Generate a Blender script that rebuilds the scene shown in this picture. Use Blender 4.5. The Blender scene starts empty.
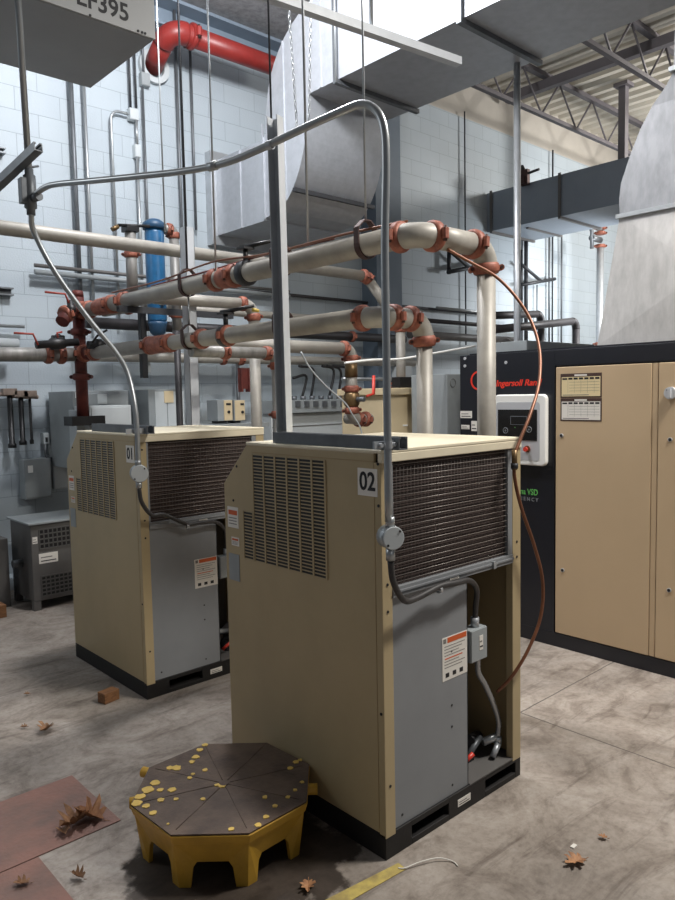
import bpy, bmesh, math, random
from mathutils import Vector, Matrix
random.seed(7)
S = bpy.context.scene
C = S.collection
PI = math.pi
V = Vector
# ---------------------------------------------------------------- camera
F, YAW, PIT, ROL, EYE = 727.58, math.radians(47.614), math.radians(4.389), math.radians(-1.1137), 1.55
fw = V((math.cos(YAW)*math.cos(PIT), math.sin(YAW)*math.cos(PIT), -math.sin(PIT)))
rt = V((math.sin(YAW), -math.cos(YAW), 0)); up = rt.cross(fw)
r2 = math.cos(ROL)*rt + math.sin(ROL)*up; u2 = -math.sin(ROL)*rt + math.cos(ROL)*up
cd = bpy.data.cameras.new('camera'); cam = bpy.data.objects.new('camera', cd); C.objects.link(cam)
M4 = Matrix((r2, u2, -fw)).transposed().to_4x4(); M4.translation = V((0, 0, EYE)); cam.matrix_world = M4
cd.sensor_fit = 'VERTICAL'; cd.sensor_height = 24; cd.lens = F*24/900; cd.clip_start = .05; cd.clip_end = 100
S.camera = cam
def ray(x, y): return fw + (x-337.5)/F*r2 - (y-450)/F*u2
O = V((0, 0, EYE))
def atY(x, y, Y): d = ray(x, y); return O + d*(Y/d.y)
def atX(x, y, X): d = ray(x, y); return O + d*(X/d.x)
def atZ(x, y, Z): d = ray(x, y); return O + d*((Z-EYE)/d.z)
# ---------------------------------------------------------------- materials
def lin(c): return tuple(((v/255+.055)/1.055)**2.4 if v/255 > .04045 else v/255/12.92 for v in c)+(1,)
def mat(name, col, rough=.5, metal=0., noise=0., nscale=6., col2=None, bump=0., bscale=40., emit=0, spec=None, stretch=None):
    m = bpy.data.materials.new(name); m.use_nodes = True; nt = m.node_tree; b = nt.nodes['Principled BSDF']
    b.inputs['Base Color'].default_value = lin(col); b.inputs['Roughness'].default_value = rough; b.inputs['Metallic'].default_value = metal
    if spec is not None: b.inputs['Specular IOR Level'].default_value = spec
    tc = nt.nodes.new('ShaderNodeTexCoord')
    src = tc.outputs['Object']
    if stretch:
        mp = nt.nodes.new('ShaderNodeMapping'); mp.inputs['Scale'].default_value = stretch; nt.links.new(src, mp.inputs[0]); src = mp.outputs[0]
    if noise or col2:
        n = nt.nodes.new('ShaderNodeTexNoise'); n.inputs['Scale'].default_value = nscale; n.inputs['Detail'].default_value = 8; n.inputs['Roughness'].default_value = .62
        nt.links.new(src, n.inputs['Vector'])
        r = nt.nodes.new('ShaderNodeValToRGB'); r.color_ramp.elements[0].position = .38; r.color_ramp.elements[1].position = .66
        c1 = lin(col); c2 = lin(col2) if col2 else tuple(max(0, v*(1-noise)) for v in c1[:3])+(1,)
        r.color_ramp.elements[0].color = c1; r.color_ramp.elements[1].color = c2
        nt.links.new(n.outputs['Fac'], r.inputs[0]); nt.links.new(r.outputs[0], b.inputs['Base Color'])
    if bump:
        n2 = nt.nodes.new('ShaderNodeTexNoise'); n2.inputs['Scale'].default_value = bscale; n2.inputs['Detail'].default_value = 5
        nt.links.new(src, n2.inputs['Vector'])
        bp = nt.nodes.new('ShaderNodeBump'); bp.inputs['Strength'].default_value = bump; bp.inputs['Distance'].default_value = .01
        nt.links.new(n2.outputs['Fac'], bp.inputs['Height']); nt.links.new(bp.outputs[0], b.inputs['Normal'])
    if emit: b.inputs['Emission Color'].default_value = lin(col); b.inputs['Emission Strength'].default_value = emit
    return m
M = {}
def dm(k, *a, **kw): M[k] = mat(k, *a, **kw); return M[k]
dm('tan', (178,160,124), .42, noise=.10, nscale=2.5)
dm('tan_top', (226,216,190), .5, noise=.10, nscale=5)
dm('cream', (214,196,160), .5, noise=.08, nscale=4)
dm('comp_tan', (194,170,138), .42, noise=.06, nscale=1.5)
dm('comp_black', (26,28,36), .35, noise=.1, nscale=3)
dm('base_black', (24,22,22), .6, noise=.3, nscale=12, bump=.1)
dm('grey_panel', (134,137,140), .45, noise=.10, nscale=3)
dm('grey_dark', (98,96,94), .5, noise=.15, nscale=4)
dm('enclosure', (150,156,158), .45, noise=.12, nscale=4)
dm('fan_panel', (176,178,178), .45, noise=.06, nscale=4)
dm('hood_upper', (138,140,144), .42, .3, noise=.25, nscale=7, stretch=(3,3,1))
dm('enclosure_light', (190,196,198), .45, noise=.06, nscale=4)
dm('galv', (186,190,194), .38, .55, noise=.16, nscale=9, bump=.03, bscale=12)
dm('galv_duct', (176,180,186), .42, .35, noise=.12, nscale=14, bump=.04, bscale=3)
dm('galv_hood', (190,188,186), .42, .3, noise=.2, nscale=7, stretch=(3,3,1))
dm('conduit', (172,176,178), .35, .65, noise=.1, nscale=10)
dm('strut', (112,116,120), .45, .5, noise=.25, nscale=10)
dm('strut_light', (196,200,204), .4, .2, noise=.1, nscale=10)
dm('strut_dark', (58,60,64), .5, .3, noise=.2, nscale=10)
dm('pipe', (160,156,148), .5, .15, noise=.22, nscale=7, bump=.05, bscale=30)
dm('pipe_grey', (142,140,136), .5, .3, noise=.3, nscale=6, stretch=(4,4,.6), bump=.05)
dm('pipe_dark', (62,60,62), .5, .3, noise=.2, nscale=8)
dm('coupling', (158,96,76), .55, .1, col2=(110,58,46), nscale=22, bump=.2, bscale=60)
dm('rust', (110,50,42), .6, .1, col2=(72,34,32), nscale=9, bump=.15)
dm('hanger', (72,50,46), .55, .4, noise=.3, nscale=14)
dm('red_pipe', (138,42,38), .42, noise=.25, nscale=5)
dm('blue', (38,100,146), .35, noise=.35, nscale=7)
dm('blue_dark', (40,74,104), .45, noise=.2, nscale=8)
dm('black', (22,22,24), .45)
dm('rubber', (58,56,56), .5, noise=.2, nscale=20)
dm('copper', (128,82,58), .38, .35, noise=.25, nscale=14)
dm('brass', (118,96,66), .4, .6, noise=.2)
dm('white', (236,236,232), .5)
dm('paper', (226,222,214), .6)
dm('orange', (204,92,40), .5)
dm('ink', (28,28,30), .6)
dm('ink_soft', (120,118,114), .7)
dm('ir_red', (226,58,40), .45)
dm('vsd_green', (96,176,88), .5)
dm('silver', (198,200,204), .35, .25)
dm('screen', (22,24,28), .2)
dm('button_ring', (120,124,128), .4)
dm('chart', (222,204,160), .6)
dm('chart_head', (70,50,44), .6)
dm('stop_red', (206,62,48), .35)
dm('wood', (140,98,62), .75, col2=(104,70,46), nscale=12, stretch=(1,8,8))
dm('duct_blue', (134,144,156), .5, noise=.08, nscale=3)
dm('column_blue', (104,118,132), .6, noise=.1, nscale=3)
dm('beam_blue', (128,142,156), .55, noise=.1, nscale=5)
dm('deck', (206,200,188), .6, noise=.08, nscale=4)
dm('upper_band', (196,190,180), .7, noise=.08, nscale=4)
dm('joist', (96,92,96), .6, noise=.1, nscale=5)
dm('concrete_ceiling', (176,176,178), .9, noise=.35, nscale=18, bump=.5, bscale=60)
dm('leaf', (184,136,96), .7, col2=(140,98,68), nscale=30)
dm('leaf_dark', (160,120,86), .7, col2=(104,76,56), nscale=30)
dm('tape', (196,176,96), .7, col2=(150,132,84), nscale=16)
dm('handle_red', (150,60,48), .45)
dm('handle_yellow', (196,168,70), .5)
dm('cavity', (44,40,36), .7)
dm('head_tan', (140,124,112), .6, noise=.3, nscale=20)
dm('cavity_tan', (164,142,104), .6)
dm('fin', (80,66,62), .7, noise=.5, nscale=70)
dm('wire', (138,130,124), .4, .3)
dm('coil_back', (44,36,36), .7)
dm('wire_dark', (84,74,70), .5, .2)
dm('flex', (168,170,172), .35, .6)
dm('gauge_face', (232,232,228), .4)

def yellow_stool():
    m = mat('stool_yellow', (196,152,50), .5, noise=.22, nscale=9)
    return m
M['yellow'] = yellow_stool()
M['yellow_worn'] = mat('stool_top_brown', (98,80,66), .6, col2=(66,52,44), nscale=9, bump=.2, bscale=70)
M['yellow_patch'] = mat('stool_worn_patch', (222,186,92), .55, noise=.2, nscale=20)

def wall_mat():
    m = bpy.data.materials.new('painted_block'); m.use_nodes = True; nt = m.node_tree; b = nt.nodes['Principled BSDF']; N = nt.nodes.new; L = nt.links.new
    tc = N('ShaderNodeTexCoord'); sp = N('ShaderNodeSeparateXYZ'); cb = N('ShaderNodeCombineXYZ')
    L(tc.outputs['Object'], sp.inputs[0]); L(sp.outputs[0], cb.inputs[0]); L(sp.outputs[2], cb.inputs[1])
    br = N('ShaderNodeTexBrick'); L(cb.outputs[0], br.inputs['Vector'])
    br.inputs['Scale'].default_value = 1; br.inputs['Brick Width'].default_value = .374; br.inputs['Row Height'].default_value = .187
    br.inputs['Mortar Size'].default_value = .0035; br.inputs['Mortar Smooth'].default_value = .35; br.inputs['Bias'].default_value = 0
    br.inputs['Color1'].default_value = lin((184,195,202)); br.inputs['Color2'].default_value = lin((181,192,200)); br.inputs['Mortar'].default_value = lin((154,165,173))
    n = N('ShaderNodeTexNoise'); n.inputs['Scale'].default_value = 1.3; n.inputs['Detail'].default_value = 6; L(tc.outputs['Object'], n.inputs['Vector'])
    mx = N('ShaderNodeMix'); mx.data_type = 'RGBA'; mx.blend_type = 'MULTIPLY'; mx.inputs['Factor'].default_value = .22
    L(br.outputs['Color'], mx.inputs['A']); L(n.outputs['Fac'], mx.inputs['B']); L(mx.outputs['Result'], b.inputs['Base Color'])
    n2 = N('ShaderNodeTexNoise'); n2.inputs['Scale'].default_value = 70; L(tc.outputs['Object'], n2.inputs['Vector'])
    ad = N('ShaderNodeMath'); ad.operation = 'MULTIPLY_ADD'; ad.inputs[1].default_value = -1.0
    L(br.outputs['Fac'], ad.inputs[0]); L(n2.outputs['Fac'], ad.inputs[2])
    bp = N('ShaderNodeBump'); bp.inputs['Strength'].default_value = .35; bp.inputs['Distance'].default_value = .006
    L(ad.outputs[0], bp.inputs['Height']); L(bp.outputs[0], b.inputs['Normal']); b.inputs['Roughness'].default_value = .55
    return m
M['wall'] = wall_mat()
JX, JY = 2.929, 1.937
def floor_mat():
    m = bpy.data.materials.new('stained_concrete'); m.use_nodes = True; nt = m.node_tree; b = nt.nodes['Principled BSDF']; N = nt.nodes.new; L = nt.links.new
    tc = N('ShaderNodeTexCoord')
    def noise(sc, det=8, rough=.6, dist=0, vec=None):
        n = N('ShaderNodeTexNoise'); n.inputs['Scale'].default_value = sc; n.inputs['Detail'].default_value = det; n.inputs['Roughness'].default_value = rough; n.inputs['Distortion'].default_value = dist
        L(vec or tc.outputs['Object'], n.inputs['Vector']); return n.outputs['Fac']
    def ramp(fac, stops):
        r = N('ShaderNodeValToRGB'); e = r.color_ramp.elements
        while len(e) < len(stops): e.new(.5)
        for i, (p, c) in enumerate(stops): e[i].position = p; e[i].color = lin(c)
        L(fac, r.inputs[0]); return r.outputs[0]
    def mix(a, bb, fac, mode='MULTIPLY'):
        x = N('ShaderNodeMix'); x.data_type = 'RGBA'; x.blend_type = mode
        L(a, x.inputs['A']); L(bb, x.inputs['B'])
        if isinstance(fac, float): x.inputs['Factor'].default_value = fac
        else: L(fac, x.inputs['Factor'])
        return x.outputs['Result']
    base = ramp(noise(1.5, 9, .62, .6), [(.3,(140,132,124)),(.5,(160,151,142)),(.68,(178,169,160))])
    st = ramp(noise(3.2, 10, .7, 1.8), [(.34,(176,168,162)),(.5,(236,233,230)),(.62,(255,255,255))])
    col = mix(base, st, .8)
    mp = N('ShaderNodeMapping'); mp.inputs['Scale'].default_value = (1.2, 7, 1); mp.inputs['Rotation'].default_value = (0, 0, .75); L(tc.outputs['Object'], mp.inputs[0])
    streak = ramp(noise(1.6, 9, .7, .8, mp.outputs[0]), [(.32,(170,162,158)),(.46,(255,255,255)),(1,(255,255,255))])
    col = mix(col, streak, .75)
    fine = ramp(noise(38, 6, .7), [(.3,(206,203,200)),(.55,(255,255,255)),(1,(255,255,255))])
    col = mix(col, fine, .7)
    sp = N('ShaderNodeSeparateXYZ'); L(tc.outputs['Object'], sp.inputs[0])
    def math_(op, a, bv, c=None):
        q = N('ShaderNodeMath'); q.operation = op
        for i, s in enumerate((a, bv, c)):
            if s is None: continue
            if isinstance(s, (int, float)): q.inputs[i].default_value = s
            else: L(s, q.inputs[i])
        return q.outputs[0]
    wob = math_('MULTIPLY', noise(9, 3), .012)
    lx = math_('LESS_THAN', math_('ABSOLUTE', math_('ADD', math_('SUBTRACT', sp.outputs[0], JX+.006), wob), 0), .0038)
    ly = math_('LESS_THAN', math_('ABSOLUTE', math_('ADD', math_('SUBTRACT', sp.outputs[1], JY+.006), wob), 0), .0038)
    ly = math_('MULTIPLY', ly, math_('GREATER_THAN', sp.outputs[0], JX)); lx = math_('MULTIPLY', lx, math_('LESS_THAN', sp.outputs[1], JY))
    line = math_('MAXIMUM', lx, ly)
    dark = N('ShaderNodeRGB'); dark.outputs[0].default_value = lin((74,68,64))
    col = mix(col, dark.outputs[0], math_('MULTIPLY', line, .85), 'MIX')
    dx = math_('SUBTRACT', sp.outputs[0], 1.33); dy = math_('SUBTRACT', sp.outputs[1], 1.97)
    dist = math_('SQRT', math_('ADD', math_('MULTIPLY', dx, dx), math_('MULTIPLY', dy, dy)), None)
    dark_patch = N('ShaderNodeMapRange'); dark_patch.interpolation_type = 'SMOOTHSTEP'; dark_patch.inputs[1].default_value = .62; dark_patch.inputs[2].default_value = .57
    L(math_('ADD', dist, math_('MULTIPLY', noise(7, 8, .6), .45)), dark_patch.inputs[0])
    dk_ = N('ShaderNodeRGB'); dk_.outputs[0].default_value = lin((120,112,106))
    col = mix(col, dk_.outputs[0], dark_patch.outputs[0])  # irregular darker patch on the floor around the step stool
    L(col, b.inputs['Base Color'])
    r = N('ShaderNodeMapRange'); L(noise(2.2), r.inputs[0]); r.inputs[3].default_value = .42; r.inputs[4].default_value = .75; L(r.outputs[0], b.inputs['Roughness'])
    bp = N('ShaderNodeBump'); bp.inputs['Strength'].default_value = .15; bp.inputs['Distance'].default_value = .004
    L(noise(45, 8, .7), bp.inputs['Height']); L(bp.outputs[0], b.inputs['Normal'])
    return m
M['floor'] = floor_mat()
M['plate'] = mat('rusty_plate', (142,104,92), .65, col2=(112,92,84), nscale=4, bump=.35, bscale=55)
# ---------------------------------------------------------------- mesh helpers
class MB:
    def __init__(s): s.bm = bmesh.new(); s.mats = []
    def mi(s, m):
        m = M[m] if isinstance(m, str) else m
        if m not in s.mats: s.mats.append(m)
        return s.mats.index(m)
    def faces(s, fs, m):
        if m is not None:
            i = s.mi(m)
            for f in fs: f.material_index = i
    def box(s, x0, x1, y0, y1, z0, z1, m=None, rot=None, about=None):
        vs = [s.bm.verts.new((x, y, z)) for x in (x0, x1) for y in (y0, y1) for z in (z0, z1)]
        idx = [(0,1,3,2),(4,6,7,5),(0,4,5,1),(2,3,7,6),(0,2,6,4),(1,5,7,3)]
        fs = [s.bm.faces.new([vs[i] for i in q]) for q in idx]
        if rot is not None:
            c = V(about) if about else V(((x0+x1)/2, (y0+y1)/2, (z0+z1)/2))
            for v in vs: v.co = rot @ (v.co-c) + c
        s.faces(fs, m); return s
    def prism(s, poly, ax, a, b, m=None):      # poly: 2D points in the two other axes (in order)
        def mk(p, t):
            if ax == 0: return (t, p[0], p[1])
            if ax == 1: return (p[0], t, p[1])
            return (p[0], p[1], t)
        A = [s.bm.verts.new(mk(p, a)) for p in poly]; B = [s.bm.verts.new(mk(p, b)) for p in poly]
        fs = [s.bm.faces.new(A), s.bm.faces.new(B[::-1])]; n = len(poly)
        for i in range(n): fs.append(s.bm.faces.new([A[i], B[i], B[(i+1) % n], A[(i+1) % n]]))
        s.faces(fs, m); return s
    def hull(s, A, B, m=None):                 # two same-length loops of 3D points, capped
        A = [s.bm.verts.new(p) for p in A]; B = [s.bm.verts.new(p) for p in B]; n = len(A)
        fs = [s.bm.faces.new(A), s.bm.faces.new(B[::-1])]
        for i in range(n): fs.append(s.bm.faces.new([A[i], B[i], B[(i+1) % n], A[(i+1) % n]]))
        s.faces(fs, m); return s
    def sweep(s, pts, rad, seg=12, m=None, smooth=True, cap=True):
        pts = [V(p) for p in pts]; n = len(pts)
        rads = rad if isinstance(rad, (list, tuple)) else [rad]*n
        T = []
        for i in range(n):
            a = pts[max(i-1, 0)]; b = pts[min(i+1, n-1)]; T.append((b-a).normalized())
        u = T[0].orthogonal().normalized(); rings = []
        for i in range(n):
            u = (u - T[i]*u.dot(T[i])).normalized(); w = T[i].cross(u)
            rings.append([s.bm.verts.new(pts[i]+rads[i]*(math.cos(2*PI*k/seg)*u+math.sin(2*PI*k/seg)*w)) for k in range(seg)])
        fs = []
        for i in range(n-1):
            for k in range(seg):
                f = s.bm.faces.new([rings[i][k], rings[i+1][k], rings[i+1][(k+1) % seg], rings[i][(k+1) % seg]]); f.smooth = smooth; fs.append(f)
        if cap: fs.append(s.bm.faces.new(rings[0])); fs.append(s.bm.faces.new(rings[-1][::-1]))
        s.faces(fs, m); return s
    def cyl(s, p0, p1, r, seg=14, m=None): return s.sweep([p0, p1], r, seg, m)
    def disk(s, c, d, r, t, seg=24, m=None): c = V(c); d = V(d).normalized(); return s.sweep([c, c+d*t], r, seg, m)
    def torus(s, c, d, R, r, seg=24, m=None, a0=0, a1=2*PI, u=None):
        d = V(d).normalized(); u = V(u).normalized() if u else d.orthogonal().normalized(); w = d.cross(u); c = V(c)
        full = abs(a1-a0-2*PI) < 1e-6; n = seg+1
        return s.sweep([c+R*(math.cos(a0+(a1-a0)*i/seg)*u+math.sin(a0+(a1-a0)*i/seg)*w) for i in range(n)], r, 8, m, cap=not full)
    def strap(s, c, d, R, wid, th, m=None, seg=28, u=None, a0=0, a1=2*PI):   # flat band round axis d
        d = V(d).normalized(); u = V(u).normalized() if u else d.orthogonal().normalized(); w = d.cross(u); c = V(c); fs = []; prev = None
        full = abs(a1-a0-2*PI) < 1e-6
        for i in range(seg+1):
            a = a0+(a1-a0)*i/seg; e = math.cos(a)*u+math.sin(a)*w
            q = [s.bm.verts.new(c+e*rr+d*dd) for rr, dd in ((R, -wid/2), (R+th, -wid/2), (R+th, wid/2), (R, wid/2))]
            if prev:
                for k in range(4): fs.append(s.bm.faces.new([prev[k], prev[(k+1) % 4], q[(k+1) % 4], q[k]]))
            else: first = q
            prev = q
        if not full: fs.append(s.bm.faces.new(first[::-1])); fs.append(s.bm.faces.new(prev))
        s.faces(fs, m); return s
    def build(s, name, m=None, parent=None, bevel=0, origin=None, label=None):
        if m is not None:
            mm = M[m] if isinstance(m, str) else m
            if not s.mats: s.mats.append(mm)
        bmesh.ops.recalc_face_normals(s.bm, faces=s.bm.faces)
        me = bpy.data.meshes.new(name)
        o = bpy.data.objects.new(name, me)
        off = V((0, 0, 0))
        if parent is not None: off = parent_world(parent)
        elif origin is not None: off = V(origin); o.location = off
        if parent is not None: o.parent = parent
        if off.length > 0: bmesh.ops.translate(s.bm, vec=-off, verts=s.bm.verts)
        s.bm.to_mesh(me); s.bm.free()
        for q in s.mats: me.materials.append(q)
        C.objects.link(o)
        if bevel:
            b = o.modifiers.new('bevel', 'BEVEL'); b.width = bevel; b.segments = 2; b.limit_method = 'ANGLE'; b.angle_limit = .6
        if label: o['label'] = label
        return o
def parent_world(p):
    v = V((0, 0, 0))
    while p is not None: v = v + p.location; p = p.parent
    return v
def tag(o, label, cat, group=None, kind=None):
    if label: o['label'] = label
    if cat: o['category'] = cat
    if group: o['group'] = group
    if kind: o['kind'] = kind
    return o
def thing(name, loc, label, cat, group=None):
    o = bpy.data.objects.new(name, None); C.objects.link(o); o.location = V(loc); o.empty_display_size = .05
    return tag(o, label, cat, group)
def struct(mb, name, m=None, bevel=0, label=None):
    o = mb.build(name, m, bevel=bevel); o['kind'] = 'structure'; return o
def solo(mb, name, m, label, cat, group=None, bevel=0, origin=None):
    return tag(mb.build(name, m, bevel=bevel, origin=origin), label, cat, group)
def text(s, name, size, loc, xdir, zdir, m, parent, depth=.0006, bold=0, shear=0, align='LEFT', sx=1):
    cu = bpy.data.curves.new(name, 'FONT'); cu.body = s; cu.size = size; cu.extrude = depth; cu.offset = bold; cu.shear = shear; cu.align_x = align; cu.align_y = 'CENTER'; cu.resolution_u = 4
    t = bpy.data.objects.new('tmp', cu); C.objects.link(t); bpy.context.view_layer.update()
    me = bpy.data.meshes.new_from_object(t.evaluated_get(bpy.context.evaluated_depsgraph_get()))
    bpy.data.objects.remove(t); bpy.data.curves.remove(cu)
    x = V(xdir).normalized(); z = V(zdir).normalized(); n = x.cross(z)
    R = Matrix((x*sx, z, n)).transposed().to_4x4()
    me.transform(Matrix.Translation(V(loc)-parent_world(parent)) @ R)
    me.materials.clear(); me.materials.append(M[m])
    o = bpy.data.objects.new(name, me); C.objects.link(o); o.parent = parent; return o
def fillet(pts, rad, n=8):
    pts = [V(p) for p in pts]; out = [pts[0]]; arcs = []
    for i in range(1, len(pts)-1):
        a, b, c = pts[i-1], pts[i], pts[i+1]; d1 = (a-b).normalized(); d2 = (c-b).normalized()
        ang = d1.angle(d2); R = rad[i-1] if isinstance(rad, (list, tuple)) else rad
        t = min(R/math.tan(ang/2), (a-b).length*.49, (c-b).length*.49); R2 = t*math.tan(ang/2)
        ctr = b+(d1+d2).normalized()*(R2/math.sin(ang/2)); p0 = b+d1*t; p1 = b+d2*t
        v0 = p0-ctr; v1 = p1-ctr; th = v0.angle(v1); arc = []
        for k in range(n+1):
            s = k/n; arc.append(ctr+(v0*math.sin((1-s)*th)+v1*math.sin(s*th))/math.sin(th))
        out += arc; arcs.append(arc)
    out.append(pts[-1]); return out, arcs
def spline(pts, n=10):
    P = [V(p) for p in pts]; P = [2*P[0]-P[1]]+P+[2*P[-1]-P[-2]]; out = []
    for i in range(1, len(P)-2):
        for k in range(n):
            t = k/n; a, b, c, d = P[i-1:i+3]
            out.append(.5*((2*b)+(-a+c)*t+(2*a-5*b+4*c-d)*t*t+(-a+3*b-3*c+d)*t**3))
    out.append(P[-2]); return out
def coupling(root, p, d, r, m='coupling', lug=None):
    mb = MB(); p = V(p); d = V(d).normalized()
    w = .045; prof = [(-w/2-.004, r*1.02), (-w/2, r*1.2), (-w/4, r*1.30), (w/4, r*1.30), (w/2, r*1.2), (w/2+.004, r*1.02)]
    mb.sweep([p+d*a for a, _ in prof], [b for _, b in prof], 20, m)
    h = V(lug) if lug else (d.cross(V((0, 0, 1))) if abs(d.z) < .8 else V((rt.x, rt.y, 0)))
    h = (h-d*h.dot(d)).normalized(); k = d.cross(h)
    for sgn in (-1, 1):
        c = p+h*sgn*r*1.42
        mb.sweep([c-k*r*.42, c+k*r*.42], r*.30, 8, m, smooth=False)
        mb.sweep([c-k*r*.62, c+k*r*.62], r*.15, 8, 'hanger')
    return mb.build('coupling', None, root)
def pipe_run(name, pts, r, bend, label, cat='pipe', group=None, m='pipe', extra=(), cm='coupling', cpl=True, elbow_r=1.04, root=None, r_last=None):
    if root is None: root = thing(name, pts[0], label, cat, group)
    _, arcs = fillet(pts, bend, 9)
    ends = [V(pts[0])]
    for a in arcs: ends += [a[0], a[-1]]
    ends.append(V(pts[-1]))
    for i in range(0, len(ends), 2):
        if (ends[i+1]-ends[i]).length > .01: MB().sweep([ends[i], ends[i+1]], r_last if (r_last and i == len(ends)-2) else r, 20).build('pipe', m, root)
    for a in arcs:
        n = len(a)
        d0 = (a[1]-a[0]).normalized(); d1 = (a[-1]-a[-2]).normalized()
        MB().sweep([a[0]-d0*.012]+a+[a[-1]+d1*.012], r*elbow_r, 20).build('elbow', m, root)
        if cpl: coupling(root, a[0], d0, r, cm); coupling(root, a[-1], d1, (r*.93 if (r_last and a is arcs[-1]) else r), cm)
    for p, d in extra: coupling(root, p, d, r, cm)
    return root
def clevis(p, d, r, topz, label, group=None, rodr=.005, m='hanger', rod=True, below=None):
    p = V(p); root = thing('clevis_hanger', (p.x, p.y, p.z-r), label, 'hanger', group)
    d = V(d).normalized(); h = d.cross(V((0, 0, 1)))
    mb = MB(); H = r*2.0; w = .016
    pts = []
    for i in range(13):
        a = PI+PI*i/12; pts.append(p+h*math.cos(a)*(r+.006)+V((0, 0, 1))*math.sin(a)*(r+.006))
    pts = [p-h*r*.35+V((0, 0, H)), p-h*(r+.006)+V((0, 0, H*.66))]+pts+[p+h*(r+.006)+V((0, 0, H*.66)), p+h*r*.35+V((0, 0, H))]
    pts.append(pts[0]); prev = None; fs = []
    for i, q in enumerate(pts):
        t = (pts[min(i+1, len(pts)-1)]-pts[max(i-1, 0)]).normalized(); n = t.cross(d).normalized()
        qd = [mb.bm.verts.new(q+d*a+n*b) for a, b in ((-w, -.003), (w, -.003), (w, .003), (-w, .003))]
        if prev:
            for k in range(4): mb.bm.faces.new([prev[k], prev[(k+1) % 4], qd[(k+1) % 4], qd[k]])
        prev = qd
    mb.build('clevis_band', m, root)
    if rod: MB().cyl(p+V((0, 0, H)), (p.x, p.y, topz), rodr, 8).build('threaded_rod', 'conduit', root)
    return root
def lerp(a, b, t): return V(a)*(1-t)+V(b)*t
# ================================================================ SETTING
WY = 6.3
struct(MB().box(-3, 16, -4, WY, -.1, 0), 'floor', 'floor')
struct(MB().box(-3, 16, WY, WY+.2, 0, 5.25), 'wall_back', 'wall')
struct(MB().box(5.2, 16, WY+.02, WY+.2, 5.25, 6.0), 'trim_1', 'upper_band')
b = MB().box(-3, 5.2, WY-.02, WY+.2, 4.93, 5.3); b.box(-3, 5.2, WY-.2, WY+.0, 5.17, 5.2); b.box(-3, 5.2, WY-.2, WY, 4.93, 4.95)
struct(b, 'trim_2', 'beam_blue')
struct(MB().box(-3, 5.25, -4, WY+.2, 5.3, 5.4), 'ceiling', 'concrete_ceiling')
dk = MB()
xx = 5.25
while xx < 16:                                  # corrugated steel deck, ribs run along Y
    dk.prism([(xx, 5.86), (xx+.10, 5.86), (xx+.13, 5.80), (xx+.22, 5.80), (xx+.25, 5.86), (xx+.25, 5.9), (xx, 5.9)], 1, -4, WY+.2); xx += .25
struct(dk, 'ceiling', 'deck')
struct(MB().prism([(5.25, 5.3), (5.28, 5.3), (5.28, 5.9), (5.25, 5.9)], 1, -4, WY+.2), 'trim_3', 'upper_band')
# pilaster of darker blue, pale from floor to the roof
struct(MB().box(6.20, 6.63, 6.05, WY, 0, 5.25), 'trim_4', 'column_blue')
# lower curb along the wall
struct(MB().box(-3, 4.5, WY-.16, WY, 0, .10), 'baseboard_back', 'wall')
# roof joists
def joist(y, lab):
    root = thing('bar_joist', (10, y, 5.4), lab, 'roof joist', 'bar joists under the roof deck')
    MB().box(5.4, 16, y-.04, y+.04, 5.74, 5.80).build('top_chord', 'joist', root)
    MB().box(6.1, 16, y-.03, y+.03, 5.22, 5.27).build('bottom_chord', 'joist', root)
    mb = MB(); x = 6.2; k = 0
    while x < 15.4:
        z0, z1 = (5.25, 5.76) if k % 2 == 0 else (5.76, 5.25)
        mb.cyl((x, y, z0), (x+.45, y, z1), .014, 6); x += .45; k += 1
    mb.build('web_rods', 'joist', root)
joist(5.55, 'dark open-web steel roof joist nearest the block wall')
joist(4.1, 'dark open-web steel roof joist farther from the block wall')
solo(MB().box(9.0, 9.1, 1.5, 6.2, 5.62, 5.74), 'roof_purlin', 'joist', 'dark steel bridging bar crossing the roof joists', 'beam')
solo(MB().box(7.2, 7.26, 1.5, 6.25, 5.58, 5.64), 'roof_purlin', 'joist', 'dark steel bar running under the roof deck beside the big duct', 'beam')
b = MB().box(9.95, 10.05, 4.9, 5.0, 3.9, 5.75); b.box(9.9, 10.1, 4.85, 5.05, 5.70, 5.75)
solo(b, 'hanger_post', 'joist', 'dark steel post dropping from the roof joists to the blue-grey duct', 'post')

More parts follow.
